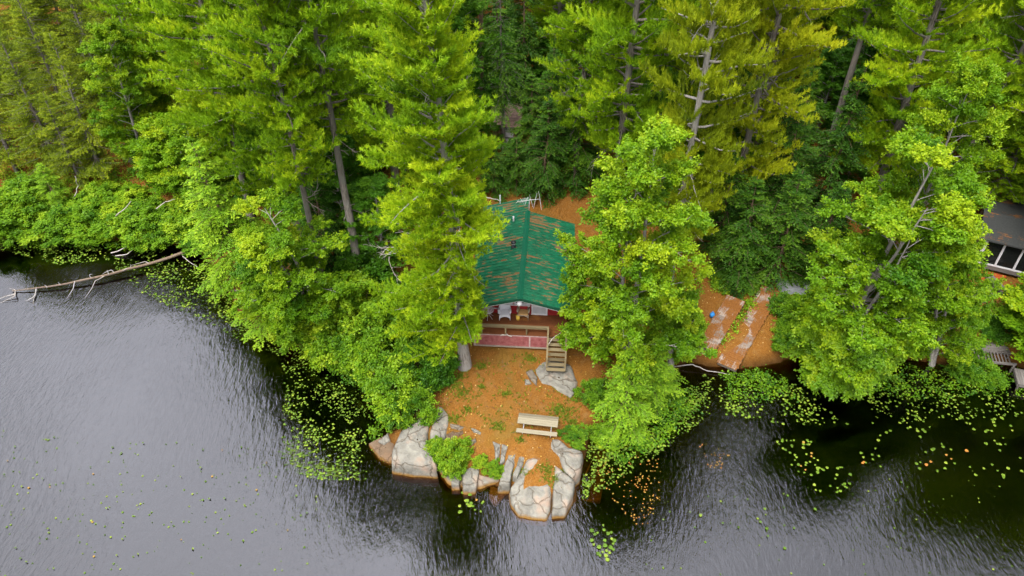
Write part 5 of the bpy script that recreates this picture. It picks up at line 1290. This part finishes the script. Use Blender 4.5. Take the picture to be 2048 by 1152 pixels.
x, y = scatter_px([(880, 700), (1180, 690), (1170, 880), (1120, 960), (890, 880), (870, 800)], 170, 25); X, Y = ray_ground(x, y)
C = np.c_[X, Y]; C = C[sdf(C[:, 0], C[:, 1]) > 0.3]; C = np.c_[C, ground_h(C[:, 0], C[:, 1]) + 0.025]; D_ = np.c_[r.normal(0, 1, (len(C), 2)), np.zeros(len(C))]
Vb, Tb = blades(C, D_, r.uniform(0, 0.4, len(C)), 1, 0.34, 0.03, 0.1, 0.0, r)
stuff('twigs', Vb, Tb, 3, m_foliage('fallen twigs', (0.05, 0.03, 0.02), (0.16, 0.11, 0.08), (0.34, 0.28, 0.22), 0.0), 'thin twigs lying on the pine needles')
# ------------------------------------------------------------------ water plants
def pads(X, Y, S, seed):
    r_ = np.random.default_rng(seed); n = len(X); a = np.linspace(0.22, 2 * math.pi - 0.22, 9); rot = r_.uniform(0, 6.3, n)
    el = r_.uniform(0.80, 1.0, n); tl = r_.normal(0, 0.10, (n, 2))
    V = np.zeros((n, 10, 3)); ux, uy = np.cos(a), np.sin(a)
    lx = np.c_[np.full(n, 0.25)[:, None] * 0 + 0.12, np.tile(ux, (n, 1))] * S[:, None]; ly = np.c_[np.zeros(n)[:, None], np.tile(uy, (n, 1))] * (S * el)[:, None]
    V[..., 0] = X[:, None] + lx * np.cos(rot)[:, None] - ly * np.sin(rot)[:, None]; V[..., 1] = Y[:, None] + lx * np.sin(rot)[:, None] + ly * np.cos(rot)[:, None]
    V[..., 2] = 0.022 + np.abs(lx * tl[:, :1] + ly * tl[:, 1:])
    return V.reshape(-1, 3), np.repeat(r_.uniform(0.05, 0.95, n), 10)
def px_water(x, y):
    q = np.array([P(a, b, 0)[:2] for a, b in zip(x, y)]); k = sdf(q[:, 0], q[:, 1]) < -0.15
    return q[k, 0], q[k, 1]
dense = [([(225, 500), (330, 500), (440, 545), (500, 620), (540, 690), (500, 680), (420, 620), (330, 560), (230, 540)], 1500, 31, 16, 0.05), ([(300, 530), (420, 520), (520, 640), (600, 720), (520, 700), (400, 640), (290, 590), (250, 560)], 1300, 32, 20, 0.05),
         ([(550, 690), (760, 720), (800, 800), (770, 850), (700, 830), (740, 960), (620, 960), (560, 880), (570, 780)], 1500, 33, 18, 0.048), ([(0, 470), (200, 475), (220, 520), (120, 530), (0, 500)], 900, 34, 12, 0.05),
         ([(1165, 860), (1300, 800), (1420, 760), (1420, 830), (1330, 900), (1240, 960), (1165, 1000)], 1800, 35, 20, 0.05), ([(1400, 750), (1560, 745), (1700, 850), (1560, 850), (1450, 830)], 450, 36, 20, 0.06),
         ([(1700, 740), (2048, 745), (2048, 830), (1760, 850)], 650, 37, 16, 0.052), ([(700, 850), (820, 900), (760, 930), (690, 900)], 90, 38, 14, 0.055), ([(0, 860), (560, 900), (680, 1000), (620, 1152), (0, 1152)], 220, 39, 40, 0.034), ([(1250, 1000), (2048, 930), (2048, 1152), (1300, 1152)], 110, 40, 40, 0.034)]
V_, T2 = [], []
for pg, n, sd, cl, sz in dense:
    x, y = scatter_px(pg, n, sd, cl); X, Y = px_water(x, y); r3 = np.random.default_rng(sd); v, t = pads(X, Y, sz * r3.uniform(0.35, 1.65, len(X)), sd); V_.append(v); T2.append(t)
o = stuff('lily_pads', np.vstack(V_), np.concatenate(T2), 10, M_PAD, 'dense lily pads along the shaded shores')
x, y = scatter_px([(1220, 900), (1330, 920), (1320, 1000), (1290, 1060), (1260, 1040), (1210, 980), (1190, 930)], 170, 41, 14); x2, y2 = scatter_px([(1400, 880), (1460, 910), (1440, 940), (1390, 930)], 40, 42, 14)
X, Y = px_water(np.r_[x, x2], np.r_[y, y2]); v, t = pads(X, Y, np.random.default_rng(5).uniform(0.024, 0.046, len(X)), 43)
stuff('yellow_lily_leaves', v, t, 10, M_PAD_Y, 'small yellow and orange floating leaves right of the point')
# leafy water plants at the shore, upright blades
C = []
for pg, n, sd in (([(1200, 860), (1380, 770), (1410, 820), (1330, 880), (1240, 930)], 420, 51), ([(640, 700), (780, 730), (760, 790), (690, 770)], 160, 52), ([(1440, 745), (1560, 740), (1600, 800), (1460, 800)], 160, 53), ([(1740, 730), (2048, 740), (2048, 790), (1780, 800)], 220, 54), ([(0, 465), (330, 480), (330, 500), (0, 495)], 260, 55), ([(730, 830), (810, 850), (770, 880), (740, 880)], 50, 56)):
    x, y = scatter_px(pg, n, sd, 12); X, Y = px_water(x, y); C += list(zip(X, Y))
C = np.array(C); C = np.c_[C, np.full(len(C), 0.12)]
Vb, Tb = leaves(C, np.tile((0, 0, 1.0), (len(C), 1)), r.uniform(0.1, 0.8, len(C)), 7, 0.17, 0.05, 0.5, (0.16, 0.16, 0.05), 0.5, r)
stuff('water_plants', Vb, Tb, 4, F_BUSH, 'leafy green plants standing in the shallow water')
x, y = scatter_px([(560, 890), (700, 930), (720, 960), (620, 960), (550, 930)], 90, 61); X, Y = px_water(x, y); C = np.c_[X, Y, np.full(len(X), 0.02)]
D_ = np.tile((1.0, 0.1, 0.05), (len(C), 1)); Vb, Tb = blades(C, D_, r.uniform(0.4, 1, len(C)), 3, 0.38, 0.035, 0.3, 0.0, r); Vb[:, 2] = np.abs(Vb[:, 2]) * 0.15 + 0.02
stuff('floating_grass', Vb, Tb, 3, M_PAD, 'floating ribbon leaves at the edge of the left lily pads')
# single lily pads, the nearest and best seen ones
PADM = []
for k in range(5):
    v, t = pads(np.zeros(1), np.zeros(1), np.ones(1), 70 + k); v[:, 2] = 0.02 + np.abs(v[:, 2] - 0.022) * 0.6
    PADM.append(np_mesh('lily_pad', v, 10, M_PAD_Y if k == 4 else M_PAD, np.full(10, 0.35 + 0.12 * k)))
def pad_group(pg, n, seed, clump, size, label, group, yellow=0.05, pts=None):
    r6 = np.random.default_rng(seed)
    if pts is None: x, y = scatter_px(pg, n, seed, clump)
    else: x, y = np.array([a for a, b in pts], float), np.array([b for a, b in pts], float)
    X, Y = px_water(x, y)
    for a, b in zip(X, Y):
        o = link('lily_pad', PADM[4] if r6.random() < yellow else PADM[r6.integers(0, 4)]); s_ = size * r6.uniform(0.7, 1.3)
        o.location = (a, b, 0); o.scale = (s_, s_, 1); o.rotation_euler = (0, 0, r6.uniform(0, 6.3)); tag(o, label, 'lily pad', group)
pad_group(None, 0, 81, 0, 0.10, 'round lily pad in the small cluster off the right front of the point', 'lily pads off the front of the point', 0, pts=[(1184, 1062), (1190, 1070), (1206, 1052), (1208, 1060), (1184, 1082), (1187, 1090), (1198, 1095), (1210, 1092), (1216, 1068), (1222, 1066), (1223, 1078), (1226, 1088), (1221, 1095), (1213, 1102), (1205, 1104), (1196, 1108), (1212, 1112), (1219, 1106), (1226, 1100), (1200, 1112), (1215, 1120), (1209, 1082), (1195, 1066), (1228, 1082)])
pad_group([(910, 985), (965, 985), (970, 1030), (915, 1025)], 18, 82, 7, 0.09, 'lily pad in the loose clump on black water left of the front boulder', 'lily pads left of the front boulder')
pad_group([(1540, 870), (1620, 880), (1640, 950), (1590, 950)], 44, 83, 12, 0.08, 'lily pad in the cluster below the big right maple', 'lily pads below the right maple', 0.2)
pad_group([(1640, 910), (1700, 920), (1700, 990), (1600, 980)], 26, 84, 14, 0.08, 'lily pad on the black water right of the maple cluster', 'lily pads right of the maple cluster', 0.05)
pad_group([(1700, 840), (2048, 830), (2048, 960), (1720, 930)], 80, 85, 24, 0.085, 'scattered lily pad on the dark water near the right edge', 'lily pads near the right edge', 0.08)
pad_group([(0, 860), (560, 900), (660, 1000), (620, 1152), (0, 1152)], 90, 86, 30, 0.05, 'tiny pale lily pad scattered on the grey open water', 'lily pads on the open water', 0.12)
pad_group([(1400, 1000), (1640, 980), (1640, 1100), (1400, 1110)], 14, 87, 18, 0.08, 'lily pad drifting alone in the rippled water at the lower right', 'lily pads adrift at the lower right', 0)
